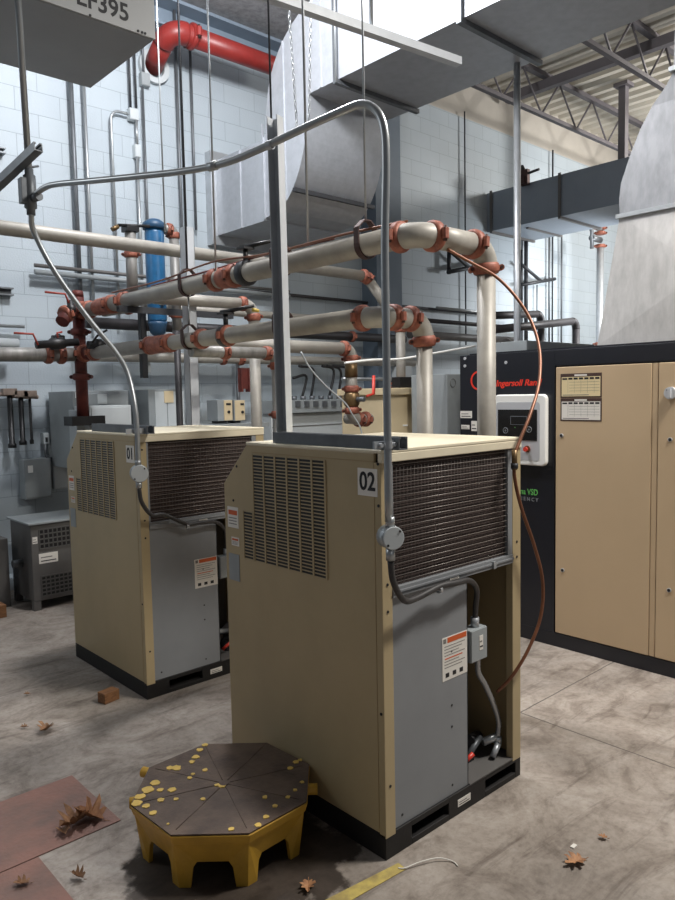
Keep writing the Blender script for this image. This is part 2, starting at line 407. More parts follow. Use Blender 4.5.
# ================================================================ DRYERS
def slots(root, name, z0, z1, y0, y1, x, ncol, nrow, step=None):
    mb = MB(); t = .004
    mb.box(x-.0012, x+.004, y0, y1, z0, z1, 'black')
    def grid(ya, yb, za, zb, nc, nr):
        for i in range(nc+1):
            yy = ya+(yb-ya)*i/nc; mb.box(x-t, x, yy-.0042, yy+.0042, za, zb, 'tan')
        for j in range(nr+1):
            zz = za+(zb-za)*j/nr; mb.box(x-t*.5, x, ya, yb, zz-.0021, zz+.0021, 'tan')
    grid(y0, y1, z0, z1, ncol, nrow)
    if step:
        ya, yb, za, zb, nc, nr = step; mb.box(x-.0012, x+.004, ya, yb, za, zb, 'black'); grid(ya, yb, za, zb, nc, nr)
    return mb.build(name, None, root)
def plabel(root, name, p, x, z, w, h, kind='warn'):   # sticker whose lower left corner is p
    p = V(p); x = V(x).normalized(); z = V(z).normalized(); n = x.cross(z)
    mb = MB()
    def q(a, b_, c, d, m, lift=.0012):
        vs = [p+x*a+z*b_, p+x*c+z*b_, p+x*c+z*d, p+x*a+z*d]
        A = [v+n*lift for v in vs]; B = [v-n*.0005 for v in vs]; mb.hull(A, B, m)
    q(0, 0, w, h, 'paper')
    if kind == 'warn':
        q(w*.2, h*.86, w*.97, h*.98, 'orange', .0018)
        q(w*.04, h*.87, w*.15, h*.97, 'ink_soft', .0018)
        for k in range(8):
            if k == 4: continue
            q(w*.08, h*(.78-.07*k), w*(.9-.12*(k % 3)), h*(.795-.07*k), 'ink_soft', .0018)
        q(w*.1, h*.49, w*.8, h*.515, 'orange', .0018)
        for k in range(3): q(w*(.12+.28*k), h*.07, w*(.26+.28*k), h*.17, 'ink', .0018)
    elif kind == 'small':
        q(w*.1, h*.2, w*.9, h*.3, 'ink', .0018); q(w*.1, h*.55, w*.7, h*.65, 'ink_soft', .0018)
    elif kind == 'red':
        q(w*.1, h*.62, w*.9, h*.84, 'orange', .0018)
        for k in range(3): q(w*.1, h*(.45-.14*k), w*.85, h*(.49-.14*k), 'ink_soft', .0018)
    return mb.build(name, None, root)
def dryer(x, y, lab, num, sy=.013, sz=1.218, sw=.09):
    W_, D_, Hh = .785, .895, 1.37
    R = thing('air_dryer', (x, y, 0), lab, 'air dryer', 'compressed air dryer cabinets')
    X = lambda a: x+a
    # base frame with fork pockets
    b = MB()
    for (a0, a1) in ((.0, .13), (.33, .55), (.75, .785)): b.box(X(a0), X(a1), y, y+D_, 0, .085)
    b.box(X(.13), X(.33), y, y+D_, 0, .022); b.box(X(.13), X(.33), y, y+D_, .066, .085)
    b.box(X(.55), X(.75), y, y+D_, 0, .022); b.box(X(.55), X(.75), y, y+D_, .066, .085)
    b.box(X(.13), X(.75), y+.3, y+D_, .022, .066)
    base = b.build('base_frame', 'base_black', R, bevel=.002)
    plabel(base, 'base_label', (X(.38), y-.0005, .03), (1, 0, 0), (0, 0, 1), .075, .026, 'small')
    # left side panel with chamfered rear top
    side = [(y+.029, .085), (y+D_, .085), (y+D_, Hh-.175), (y+D_-.165, Hh-.012), (y+.029, Hh-.012)]
    MB().prism(side, 0, X(0), X(.012)).build('side_panel', 'tan', R, bevel=.002)
    MB().prism(side, 0, X(W_-.012), X(W_)).build('side_panel', 'tan', R, bevel=.002)
    # raised service panel edge on the left side
    e = MB(); e.box(X(-.0015), X(0), y+.03, y+D_-.20, Hh-.040, Hh-.038); e.box(X(-.001), X(0), y+.028, y+.0295, .1, Hh-.05)
    e.build('panel_seam', 'cavity_tan', R)
    MB().prism([(y+D_-.165, Hh-.012), (y+D_, Hh-.175), (y+D_, Hh-.187), (y+D_-.165, Hh-.03)], 0, X(.012), X(W_-.012)).build('sloped_rear_panel', 'tan', R)
    MB().box(X(.012), X(W_-.012), y+D_-.012, y+D_, .085, Hh-.18).build('rear_panel', 'tan', R)
    # top cap
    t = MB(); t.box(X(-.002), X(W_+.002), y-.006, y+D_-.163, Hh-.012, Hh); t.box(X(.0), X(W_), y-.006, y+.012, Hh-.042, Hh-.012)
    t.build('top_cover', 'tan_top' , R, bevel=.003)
    # corner posts
    MB().box(X(0), X(.048), y-.001, y+.0285, .075, Hh-.042).build('corner_post', 'tan', R, bevel=.002)
    MB().box(X(W_-.055), X(W_), y-.001, y+.03, .075, Hh-.042).build('corner_post', 'tan', R, bevel=.002)
    sc = MB()
    for zz in (1.29, .93, .84, .25): sc.disk((X(.024), y-.001, zz), (0, -1, 0), .005, .002, 10)
    for zz in (.96, .90): sc.disk((X(W_-.027), y-.001, zz), (0, -1, 0), .005, .002, 10)
    for (yy, zz) in ((y+.010, 1.325), (y+.010, 1.19), (y+.012, .5), (y+.80, 1.27), (y+.83, 1.13)): sc.disk((X(0), yy, zz), (-1, 0, 0), .005, .002, 10)
    sc.build('screws', 'ink', R)
    # condenser
    cz0, cz1, cx0, cx1 = .915, Hh-.045, X(.058), X(W_-.085)
    cr = MB(); cr.box(cx0, cx1, y+.03, y+.10, cz0, cz1, 'coil_back')
    for k in range(9):
        pass
    n = 44
    for i in range(n):
        zz = cz0+(cz1-cz0)*(i+.3)/n; cr.box(cx0, cx1, y+.014, y+.03, zz-.0032, zz+.0034, 'fin')
    coil = cr.build('condenser_coil', None, R)
    wg = MB()
    for i in range(20):
        zz = cz0+(cz1-cz0)*(i+.6)/20; wg.sweep([(cx0, y+.006, zz), (cx1, y+.006, zz)], .0013, 6, 'wire')
    for i in range(36):
        xx_ = cx0+(cx1-cx0)*(i+.5)/36; wg.sweep([(xx_, y+.010, cz0), (xx_, y+.010, cz1)], .0009, 5, 'wire_dark')
    wg.build('wire_guard', None, R)
    f = MB(); f.box(X(.048), cx0, y, y+.03, cz0-.03, cz1, 'grey_panel'); f.box(cx1, X(W_-.055), y, y+.03, cz0-.03, cz1, 'grey_panel')
    f.box(X(.048), X(W_-.055), y-.004, y+.03, cz0-.034, cz0, 'grey_panel'); f.box(X(.048), X(W_-.055), y-.008, y-.004, cz0-.02, cz0-.012, 'grey_panel')
    fr = f.build('condenser_frame', None, R, bevel=.001)
    plabel(fr, 'frame_label', (X(.34), y-.0046, cz0-.030), (1, 0, 0), (0, 0, 1), .05, .012, 'small')
    MB().box(X(.59), X(.605), y-.014, y-.004, cz0-.032, cz0-.006).build('latch_clip', 'galv', fr)
    # lower front: grey panel and open bay
    px = X(.455)
    pn = MB(); pn.box(X(.048), px, y+.008, y+.014, .085, cz0-.034); pn.box(px-.006, px, y+.008, y+.32, .085, cz0-.034)
    g = pn.build('front_panel', 'grey_panel', R, bevel=.001)
    q = MB()
    for (a, zz) in ((.36, .62), (.36, .34), (.36, .12), (.09, .12), (.36, .42)): q.disk((X(a), y+.008, zz), (0, -1, 0), .0045, .0015, 8)
    q.build('panel_screws', 'ink', g)
    plabel(g, 'warning_label', (X(.308), y+.0078, .520), (1, 0, 0), (0, 0, 1), .142, .158)
    b = MB(); b.box(px, X(W_-.012), y+.42, y+.43, .085, cz0, 'grey_dark'); b.box(px, X(W_-.012), y+.0, y+.42, .080, .088, 'grey_dark')
    b.box(X(W_-.0135), X(W_-.012), y+.02, y+.43, .088, cz0, 'cavity_tan')
    b.build('open_bay', None, R)
    for k in range(1):
        v = MB(); v.cyl((px+.2, y+.09, .15), (px+.27, y+.06, .165), .016, 10, 'conduit'); v.cyl((px+.15, y+.12, .16), (px+.26, y+.16, .13), .024, 12, 'black'); v.cyl((px+.21, y+.05, .10), (px+.25, y+.05, .14), .012, 10, 'galv'); v.cyl((px+.05, y+.16, .14), (px+.19, y+.20, .20), .022, 12, 'rubber'); v.cyl((px+.13, y+.10, .1), (px+.13, y+.22, .1), .03, 12, 'black'); v.cyl((px+.02, y+.12, .22), (px+.14, y+.14, .19), .014, 10, 'conduit')
        v.cyl((px+.06, y+.08, .115), (px+.10, y+.06, .15), .009, 8, 'stop_red'); v.cyl((px+.12, y+.10, .12), (px+.20, y+.10, .17), .012, 10, 'strut')
        v.box(px+.03, px+.20, y+.18, y+.30, .09, .13, 'black')
        v.build('drain_valve', None, R)
    # number sticker
    nl = MB().box(X(-.0015), X(0), y+sy, y+sy+sw, sz, sz+sw).build('number_sticker', 'paper', R)
    text(num, 'digits', .084*sw/.09, (X(-.002), y+sy+sw/2, sz+sw/2), (0, -1, 0), (0, 0, 1), 'ink', nl, bold=.0016, align='CENTER', sx=.88)
    # louvres
    slots(R, 'louver_grille', Hh-.465, Hh-.047, y+.265, y+.69, X(0), 6, 33, step=(y+.6945, y+.762, Hh-.465, Hh-.275, 1, 15))
    plabel(R, 'side_label', (X(-.0005), y+.873, 1.018), (0, -1, 0), (0, 0, 1), .075, .085, 'red')
    plabel(R, 'side_label', (X(-.0005), y+.85, .945), (0, -1, 0), (0, 0, 1), .052, .035, 'red')
    MB().box(X(-.002), X(0), y+.80, y+.872, .80, .91).build('data_plate', 'enclosure', R)
    return R
D2 = dryer(1.654, 1.612, 'large tan air dryer cabinet in the foreground marked 02', '02')
D1 = dryer(1.710, 3.360, 'tan air dryer cabinet farther back on the left marked 01', '01', .034, 1.222, .088)
# grey junction box hanging inside the open bay of each dryer with its conduit runs
def jbox_set(x, y, which, hz):
    # round junction box on the corner
    c = V((x-.004, y-.028, 1.085))
    t = thing('round_junction_box', c, 'round grey junction box on the near corner of the '+which, 'junction box', 'round junction boxes on the dryer corners')
    d = V((-.35, -.94, 0)).normalized()
    c = V((x-.015, y-.066, 1.098 if x < 1.7 else 1.178)); c.x -= .012 if x > 1.7 else 0
    t.location = c-V((0, 0, .05))
    rr = .038 if x < 1.7 else .044
    MB().disk(c, d, rr, -.045, 28).build('box_body', 'conduit', t, bevel=.002)
    MB().disk(c, d, rr*.96, .007, 28).build('box_cover', 'enclosure_light', t, bevel=.002)
    sc = MB(); side = d.cross(V((0, 0, 1)))
    for s_ in (-1, 1): sc.disk(c+d*.007+side*rr*.55*s_-V((0, 0, rr*.55*s_)), d, .004, .002, 8)
    sc.build('screws', 'ink', t)
    MB().cyl(c+V((0, .012, -rr*.9)), c+V((0, .012, -.072)), .015, 14).build('conduit_fitting', 'conduit', t)
    MB().cyl(c+V((0, .012, rr*.9)), c+V((0, .012, .066)), .015, 14).build('conduit_fitting', 'conduit', t)
    return c
c2 = jbox_set(1.654, 1.612, 'dryer marked 02', 1)
c1 = jbox_set(1.710, 3.360, 'dryer marked 01', 1)
def flex(x, y, c, which):
    st = c+V((0, .012, -.075))
    pts = [st, st+V((.012, .0, -.07)), st+V((.065, .005, -.14)), st+V((.14, .015, -.150)), (x+.25, y-.030, .885), (x+.33, y-.033, .882), (x+.43, y-.02, .87), (x+.50, y+.0, .82), (x+.52, y+.02, .745), (x+.522, y+.025, .69)]
    t = thing('flexible_conduit', st, 'black flexible conduit looping below the coil of the '+which, 'conduit', 'flexible conduits on the dryers')
    MB().sweep(spline(pts, 8), .0105, 12).build('hose', 'rubber', t)
    MB().strap((x+.25, y-.030, .875), (1, .1, .05), .0105, .012, .002).build('clamp', 'galv', t)
    MB().cyl((x+.522, y+.025, .705), (x+.522, y+.025, .665), .016, 12).build('connector', 'galv', t)
    # rectangular box on the right edge of the grey panel
    t = thing('switch_box', (x+.53, y+.03, .51), 'small grey rectangular box in the open bay of the '+which, 'electrical box', 'rectangular boxes in the dryer bays')
    MB().box(x+.467, x+.566, y+.005, y+.055, .545, .668).build('box_body', 'enclosure', t, bevel=.003)
    cv = MB().box(x+.469, x+.564, y+.000, y+.005, .547, .666).build('box_cover', 'enclosure', t, bevel=.002)
    plabel(cv, 'box_label', (x+.515, y-.0002, .585), (1, 0, 0), (0, 0, 1), .022, .055, 'small')
flex(1.654, 1.612, c2, 'dryer marked 02'); flex(1.710, 3.360, c1, 'dryer marked 01')
x, y = 1.654, 1.612
mb = MB(); sp = spline([(x+.545, y+.03, .545), (x+.575, y+.05, .47), (x+.629, y+.058, .402), (x+.688, y+.06, .303), (x+.721, y+.06, .222), (x+.714, y+.06, .165)], 10)
mb.sweep(sp, [.0115 if i % 2 else .0095 for i in range(len(sp))], 12)
t = thing('metal_flex_conduit', sp[0], 'ribbed silver flexible conduit hanging below the grey box of the dryer marked 02', 'conduit')
mb.build('hose', 'flex', t); MB().cyl(sp[-1], sp[-1]-V((0, 0, .03)), .016, 12).build('connector', 'galv', t)

# struts on top of the dryers
def rail(pts, w, h, name, label, m='strut', group=None, open_up=True):
    a, b_ = V(pts[0]), V(pts[1]); d = (b_-a).normalized(); s_ = d.cross(V((0, 0, 1))).normalized()
    u_ = s_.cross(d)
    prof = [(-w/2, 0), (w/2, 0), (w/2, h), (w*.22, h), (w*.22, h-.006), (w/2-.004, h-.006), (w/2-.004, .004), (-w/2+.004, .004), (-w/2+.004, h-.006), (-w*.22, h-.006), (-w*.22, h), (-w/2, h)]
    A = [a+s_*p+u_*q for p, q in prof]; B = [b_+s_*p+u_*q for p, q in prof]
    return solo(MB().hull(A, B), name, m, label, 'strut', group, origin=a)
rail([(1.69, 2.19, 1.371), (1.69, 1.545, 1.371)], .041, .041, 'strut_channel', 'dark strut channel lying on the roof of the dryer marked 02', 'strut', 'strut channels on the dryer roofs')
rail([(1.75, 3.93, 1.371), (1.75, 3.29, 1.371)], .041, .041, 'strut_channel', 'strut channel lying on the roof of the dryer marked 01', 'strut', 'strut channels on the dryer roofs')
# standing strut
topS = atY(275, 117, 2.20); botS = V((1.735, 2.20, 1.371))
d = (topS-botS).normalized(); w1 = V((rt.x, rt.y, 0)).normalized(); 
s1 = V((-.35, .94, 0)).normalized(); s2 = d.cross(s1).normalized(); s1 = s2.cross(d)
hw = .0225
prof = [(-hw, -hw), (hw, -hw), (hw, hw), (hw-.003, hw), (hw-.003, -hw+.003), (-hw+.003, -hw+.003), (-hw+.003, hw), (-hw, hw)]
solo(MB().hull([botS+s1*p+s2*q for p, q in prof], [topS+s1*p+s2*q for p, q in prof]), 'strut_post', 'strut_light', 'tall upright strut channel standing on the rear roof of the dryer marked 02', 'strut', origin=botS)

# conduit drop to dryer 02 : vertical at corner, bend, run back to the junction fitting, down from ceiling
v2 = V((c2.x-.006, c2.y+.012, 1.15)); zc = 2.475
fit = atZ(31, 190, zc)
p1 = V((v2.x, v2.y, zc))
fit = V((1.245, 3.364, zc)) 
t = thing('conduit_run', v2, 'long bare conduit arching from the dryer marked 02 back to the tee fitting', 'conduit')
hn = (fit-p1).cross(V((0, 0, 1))).normalized()
def onplane(px_, py_):
    d_ = ray(px_, py_); return O+d_*((p1-O).dot(hn)/d_.dot(hn))
arch = [v2, V((v2.x, v2.y, 1.6)), V((v2.x, v2.y, 2.0)), onplane(386, 165)]+[onplane(*q) for q in ((384, 128), (376, 110), (362, 104), (342, 111), (300, 130), (260, 149), (225, 163), (185, 171), (140, 176), (90, 181), (58, 184), (44, 188))]+[fit+V((0, 0, -.03))]
MB().sweep(spline(arch, 6), .0125, 14).build('tube', 'conduit', t)
mb = MB()
for f_ in (.33,): q = onplane(213, 166); mb.cyl(q-(fit-p1).normalized()*.02, q+(fit-p1).normalized()*.02, .0165, 12)
mb.build('joint', 'conduit', t)
k = MB().box(v2.x-.05, v2.x+.05, v2.y+.008, v2.y+.016, 1.378, 1.402); k.cyl((v2.x-.03, v2.y-.005, 1.39), (v2.x-.03, v2.y+.02, 1.39), .007, 8); k.cyl((v2.x+.03, v2.y-.005, 1.39), (v2.x+.03, v2.y+.02, 1.39), .007, 8)
k.strap((v2.x, v2.y, 1.39), (0, 0, 1), .0125, .022, .003)
k.build('pipe_strap', 'galv', t)
q = onplane(270, 145)
k = MB().strap(q, (fit-p1), .0125, .02, .003); k.build('pipe_strap', 'galv', t)
# tee fitting + drop from ceiling + swan neck to dryer 01
t = thing('conduit_fitting', fit-V((0, 0, .09)), 'cast conduit tee fitting where the hanging conduit meets the horizontal run', 'conduit fitting')
f = MB(); f.sweep([fit+V((0, 0, .10)), fit+V((0, 0, .075)), fit+V((0, 0, .07)), fit-V((0, 0, .07)), fit-V((0, 0, .075)), fit-V((0, 0, .10))], [.019, .019, .027, .027, .019, .019], 14); f.cyl(fit-V((0, 0, .03)), fit-V((0, 0, .03))+(p1-fit).normalized()*.07, .019, 12)
f.build('fitting_body', 'strut', t)
MB().box(fit.x-.045, fit.x-.020, fit.y-.022, fit.y+.02, fit.z-.055, fit.z+.055).build('cover', 'strut', t, bevel=.003)
top = atY(20, -25, 3.44); 
solo(MB().sweep([fit+V((0, 0, .09)), V((fit.x-.03, fit.y+.02, 5.3))], .0145, 14), 'hanging_conduit', 'conduit', 'thick bare conduit dropping from the ceiling at the left to the tee fitting', 'conduit', origin=fit)
sw = [fit-V((0, 0, .09)), atY(34, 232, 3.43), atY(55, 272, 3.42), atY(88, 318, 3.40), atY(117, 354, 3.38), atY(129, 378, 3.36), V((c1.x, c1.y+.012, 1.45)), V((c1.x, c1.y+.012, 1.15))]
t = thing('conduit_run', sw[-1], 'bare conduit slanting down from the tee fitting to the dryer marked 01', 'conduit')
MB().sweep(spline(sw, 8), .0125, 14).build('tube', 'conduit', t)
k = MB().box(c1.x-.05, c1.x+.06, c1.y+.022, c1.y+.03, 1.375, 1.40); k.strap((c1.x, c1.y+.012, 1.39), (0, 0, 1), .0125, .022, .003); k.build('pipe_strap', 'galv', t)

# ================================================================ COMPRESSOR
cx_, cy1, cyn, ch = 3.86, 3.015, .7, 1.785
R = thing('air_compressor', (cx_+.6, 1.9, 0), 'large black and tan rotary air compressor cabinet with red lettering at the right', 'air compressor')
MB().box(cx_+.02, cx_+1.35, cyn, cy1, .0, ch).build('cabinet', 'comp_black', R, bevel=.004)
fb = MB(); fb.box(cx_, cx_+.02, cyn, cy1, 0, .085); fb.box(cx_, cx_+.02, cyn, 2.315, 1.69, ch); fb.box(cx_, cx_+.02, 2.315, cy1, .085, ch)
fp = fb.build('front_frame', 'comp_black', R, bevel=.002)
def door(y0, y1, nm='panel_door'):
    o = MB().box(cx_-.004, cx_+.02, y0, y1, .09, 1.682).build(nm, 'comp_tan', R, bevel=.003); return o
dA = door(1.738, 2.305); MB().box(cx_+.002, cx_+.02, 1.705, 1.735, .09, 1.682).build('door_divider', 'comp_tan', R)
MB().box(cx_+.006, cx_+.02, 1.733, 1.739, .09, 1.682).build('door_gap', 'base_black', R)
dB = door(.9, 1.70)
def latch(par, y, z):
    k = MB(); k.disk((cx_-.004, y, z), (-1, 0, 0), .012, .004, 16, 'silver'); k.disk((cx_-.008, y, z), (-1, 0, 0), .0085, .003, 12, 'ink'); k.build('latch', None, par)
for yy, zz in ((2.265, 1.39),): latch(dA, *atX(562, 435.5, cx_)[1:]); latch(dA, *atX(563, 570, cx_)[1:])
latch(dB, *atX(670.5, 439.5, cx_)[1:]); latch(dB, *atX(669.5, 590, cx_)[1:])
# charts on the door
def chart(x0, y0, x1, y1, tint):
    a = atX(x0, y0, cx_-.006); b_ = atX(x1, y1, cx_-.006)
    ya, yb, z1, z0 = a.y, b_.y, a.z, b_.z
    mb = MB(); mb.box(cx_-.0055, cx_-.004, yb, ya, z0, z1, 'chart_head')
    w = ya-yb; h = z1-z0
    mb.box(cx_-.0062, cx_-.0055, yb+w*.03, ya-w*.03, z0+h*.06, z1-h*.14, tint)
    for k in range(6): mb.box(cx_-.0068, cx_-.0062, yb+w*(.05+.13*k), yb+w*(.15+.13*k), z1-h*.25, z1-h*.17, 'ink')
    mb.box(cx_-.0068, cx_-.0062, ya-w*.17, ya-w*.05, z1-h*.25, z1-h*.18, 'ink')
    for k in range(4): mb.box(cx_-.0066, cx_-.0062, yb+w*.05, ya-w*.22, z1-h*(.36+.12*k), z1-h*(.35+.12*k), 'ink_soft')
    for k in range(5): mb.box(cx_-.0066, cx_-.0062, yb+w*(.17+.16*k), yb+w*(.173+.16*k), z0+h*.2, z1-h*.28, 'ink_soft')
    mb.box(cx_-.0066, cx_-.0062, yb+w*.3, ya-w*.06, z0+h*.10, z0+h*.13, 'ink_soft')
    mb.box(cx_-.0068, cx_-.0055, yb+w*.35, ya-w*.35, z1-h*.11, z1-h*.04, 'paper')
    mb.build('log_chart', None, dA)
chart(560.5, 374, 601.5, 397.5, 'chart'); chart(560.5, 398.5, 601.5, 421.5, 'paper')
# rotary disconnect on the right door
p = atX(671.5, 393, cx_-.004); k = MB(); k.disk(p, (-1, 0, 0), .032, .02, 28, 'silver'); k.box(p.x-.035, p.x-.02, p.y-.008, p.y+.008, p.z-.024, p.z+.02, 'silver'); k.disk((p.x-.02, p.y+.014, p.z+.016), (-1, 0, 0), .004, .002, 8, 'ink')
k.build('rotary_switch', None, dB)
# control console
a = atX(549, 394, cx_); b_ = atX(549, 466, cx_)
y0, z1, z0 = a.y, a.z, b_.z; y1 = y0+.37
def rrect(y0, y1, z0, z1, r, n=6):
    out = []
    for cy_, cz_, s0 in ((y1-r, z1-r, 0), (y0+r, z1-r, 90), (y0+r, z0+r, 180), (y1-r, z0+r, 270)):
        for i in range(n+1):
            an = math.radians(s0+90*i/n); out.append((cy_+r*math.cos(an), cz_+r*math.sin(an)))
    return out
con = MB().prism(rrect(y0, y1, z0, z1, .03), 0, cx_-.035, cx_).build('control_console', 'white', R, bevel=.008)
a2 = atX(538, 402, cx_-.036); b2 = atX(538, 456, cx_-.036)
MB().prism(rrect(a2.y-.012, y1-.02, z0+.03, a2.z, .02), 0, cx_-.0365, cx_-.034).build('console_inset', 'silver', con)
sc_a = atX(498, 409.5, cx_-.037); sc_b = atX(537, 441, cx_-.037)
disp = MB().box(cx_-.040, cx_-.0365, sc_b.y, sc_a.y, sc_b.z, sc_a.z).build('display_panel', 'screen', con, bevel=.003)
m_ = MB(); q0 = atX(510.5, 416, cx_-.04); q1 = atX(527, 425, cx_-.04)
m_.box(cx_-.0412, cx_-.040, q1.y, q0.y, q1.z, q0.z, 'button_ring'); m_.box(cx_-.0418, cx_-.0412, q1.y+.003, q0.y-.003, q1.z+.003, q0.z-.003, 'screen')
for px_, py_ in ((505.5, 430.5), (529, 429.5)):
    q = atX(px_, py_, cx_-.04); m_.torus(q, (-1, 0, 0), .017, .0022, 20, 'button_ring'); m_.disk(q, (-1, 0, 0), .006, .0015, 12, 'button_ring')
q = atX(515, 427.5, cx_-.04); m_.disk(q, (-1, 0, 0), .003, .001, 8, 'vsd_green')
m_.build('display_buttons', None, disp)
q = atX(527.5, 449, cx_-.036); k = MB(); k.disk(q, (-1, 0, 0), .021, .006, 24, 'copper'); k.disk(q-V((.006, 0, 0)), (-1, 0, 0), .009, .012, 16, 'handle_red'); k.disk(q-V((.018, 0, 0)), (-1, 0, 0), .014, .010, 20, 'stop_red'); k.build('emergency_stop', None, con)
# lettering
q = atX(495.5, 383.5, cx_-.0005); e_ = atX(541.5, 379.5, cx_-.0005)
wtxt = q.y-e_.y
o = text('Ingersoll Rand', 'red_lettering', .075, (cx_-.0006, q.y+.0, q.z-.0), (0, -1, 0), (0, 0, 1), 'ir_red', fp, bold=.0018, shear=.25, sx=1)
vs = [v.co.y for v in o.data.vertices]; sc_ = wtxt/(max(vs)-min(vs)); y_r = max(vs)
for v in o.data.vertices: v.co.y = y_r+(v.co.y-y_r)*sc_; 
zs = [v.co.z for v in o.data.vertices]; zm = (min(zs)+max(zs))/2
for v in o.data.vertices: v.co.z = zm+(v.co.z-zm)*.72
k = MB(); lc = atX(478.5, 380.5, cx_)
k.strap((cx_-.0012, lc.y, lc.z), (1, 0, 0), .050, .001, .012, 'ir_red', 28, u=(0, 0, 1), a0=PI*.85, a1=PI*2.2)
k.prism([(lc.y-.002, lc.z-.03), (lc.y+.010, lc.z-.03), (lc.y+.004, lc.z+.03), (lc.y-.008, lc.z+.03)], 0, cx_-.0016, cx_, 'ir_red')
k.build('round_emblem', None, fp)
q = atX(538, 493, cx_); o = text('Nirvana VSD', 'green_lettering', .052, (cx_-.0006, q.y, q.z), (0, -1, 0), (0, 0, 1), 'vsd_green', fp, bold=.0008, align='RIGHT', sx=.8)
q = atX(538, 499, cx_); text('E F F I C I E N C Y', 'small_lettering', .032, (cx_-.0006, q.y-.002, q.z-.008), (0, -1, 0), (0, 0, 1), 'button_ring', fp, bold=.0006, align='RIGHT', sx=.95)
for (a_, b__) in ((465, 358.5), (465, 366), (506, 362.5)):
    q = atX(a_, b__, cx_); MB().disk((cx_, q.y, q.z), (-1, 0, 0), .010, .004, 14).build('bolt_cap', 'silver', fp)
def sticker(x0, y0, x1, y1, par, knd='small'):
    a = atX(x0, y1, cx_); b_ = atX(x1, y0, cx_); plabel(par, 'small_sticker', (cx_-.0005, a.y, a.z), (0, -1, 0), (0, 0, 1), a.y-b_.y, b_.z-a.z, knd)
sticker(460.5, 411, 472, 418, fp); sticker(461.5, 425, 469.5, 429, fp); sticker(471.5, 421, 477, 431, fp)
cf = MB(); cf.box(cx_+.04, cx_+1.3, cyn+.1, cy1-.05, ch, ch+.012); cf.build('top_tray', 'comp_black', R)

# galvanized exhaust hood on the compressor
hx = 4.05; HD = thing('exhaust_hood', (4.5, 1.5, ch+.012), 'tall galvanized exhaust hood flaring over the compressor roof at the right edge', 'duct')
z_b, z_f = ch+.013, 2.53
y_b, y_f = 2.13, 2.03
A = [(hx-.04, y_b, z_b), (hx+1.0, y_b, z_b), (hx+1.0, .95, z_b), (hx-.04, .95, z_b)]
B = [(hx+.02, y_f, z_f), (hx+.9, y_f, z_f), (hx+.9, 1.05, z_f), (hx+.02, 1.05, z_f)]
mb = MB(); va = [mb.bm.verts.new(p) for p in A]; vb = [mb.bm.verts.new(p) for p in B]
for i in range(4):
    j = (i+1) % 4; c_ = mb.bm.verts.new((V(A[i])+V(A[j])+V(B[i])+V(B[j]))/4 + ((V(A[i])+V(A[j]))/2-V((hx+.5, 1.5, z_b))).normalized()*.015)
    for tri in ((va[i], va[j]), (va[j], vb[j]), (vb[j], vb[i]), (vb[i], va[i])): mb.bm.faces.new([tri[0], tri[1], c_])
mb.build('lower_hood', 'galv_hood', HD)
# curved upper part: gore sections from z_f to 4.0
sec = [(2.53, 2.03, 1.05), (2.62, 2.04, 1.04), (2.72, 2.035, 1.05), (2.87, 1.99, 1.10), (3.0, 1.94, 1.16), (3.11, 1.88, 1.22), (3.20, 1.80, 1.28), (3.26, 1.765, 1.31), (3.5, 1.76, 1.31), (4.05, 1.76, 1.31)]
mb = MB(); rings = []
for z, ya, yb in sec:
    xo = hx+.02+(.06 if z > 3.1 else .06*(z-2.53)/.57); rings.append([mb.bm.verts.new(p) for p in ((xo, ya, z), (hx+.9, ya, z), (hx+.9, yb, z), (xo, yb, z))])
for i in range(len(rings)-1):
    for k in range(4): mb.bm.faces.new([rings[i][k], rings[i][(k+1) % 4], rings[i+1][(k+1) % 4], rings[i+1][k]])
mb.build('curved_upper_duct', 'hood_upper', HD)
for z, ya, yb, xo in ((2.53, 2.035, 1.045, hx+.014), (3.27, 1.77, 1.30, hx+.07)):
    mb = MB().prism([(xo-.012, yb-.01), (xo+.02, yb-.01), (xo+.02, ya-.01), (hx+.91, ya-.01), (hx+.91, ya+.012), (xo-.012, ya+.012)], 2, z-.012, z+.012)
    mb.build('flange', 'galv', HD)

# ================================================================ DUCTS
dX0, dX1, zb_, zt_ = 4.11, 5.05, 4.06, 4.80
DT = thing('supply_duct', (4.5, 4.5, 3.15), 'big galvanized rectangular duct stepping up from the block wall towards the camera', 'duct')
def arc2(cy_, cz_, r, a0, a1, n=12): return [(cy_+r*math.cos(math.radians(a0+(a1-a0)*i/n)), cz_+r*math.sin(math.radians(a0+(a1-a0)*i/n))) for i in range(n+1)]
# riser profile (Y,Z): lower leg z 3.15..3.87 , elbow up, elbow to top leg
prof = [(5.42, 3.16)]
sm = lambda L: [(v.y, v.z) for v in spline([(0, a_, b__) for a_, b__ in L], 4)]
prof += sm([(5.22, 3.19), (5.12, 3.24), (5.02, 3.33), (4.93, 3.46), (4.86, 3.62), (4.81, 3.80), (4.78, 4.0), (4.77, 4.06)])+[(4.62, 4.06), (4.62, 4.80)]
prof += sm([(4.80, 4.78), (5.0, 4.68), (5.15, 4.56), (5.27, 4.40), (5.34, 4.22), (5.37, 4.05), (5.38, 3.89)])+[(5.42, 3.87)]
MB().prism(prof, 0, dX0, dX1).build('offset_elbow', 'galv_duct', DT)
MB().box(dX0, dX1, 5.42, WY-.10, 3.14, 3.86).build('lower_leg', 'galv_duct', DT)
up_ = MB().box(dX0, dX1, .4, 4.62, zb_, zt_).build('upper_leg', 'galv_duct', DT)
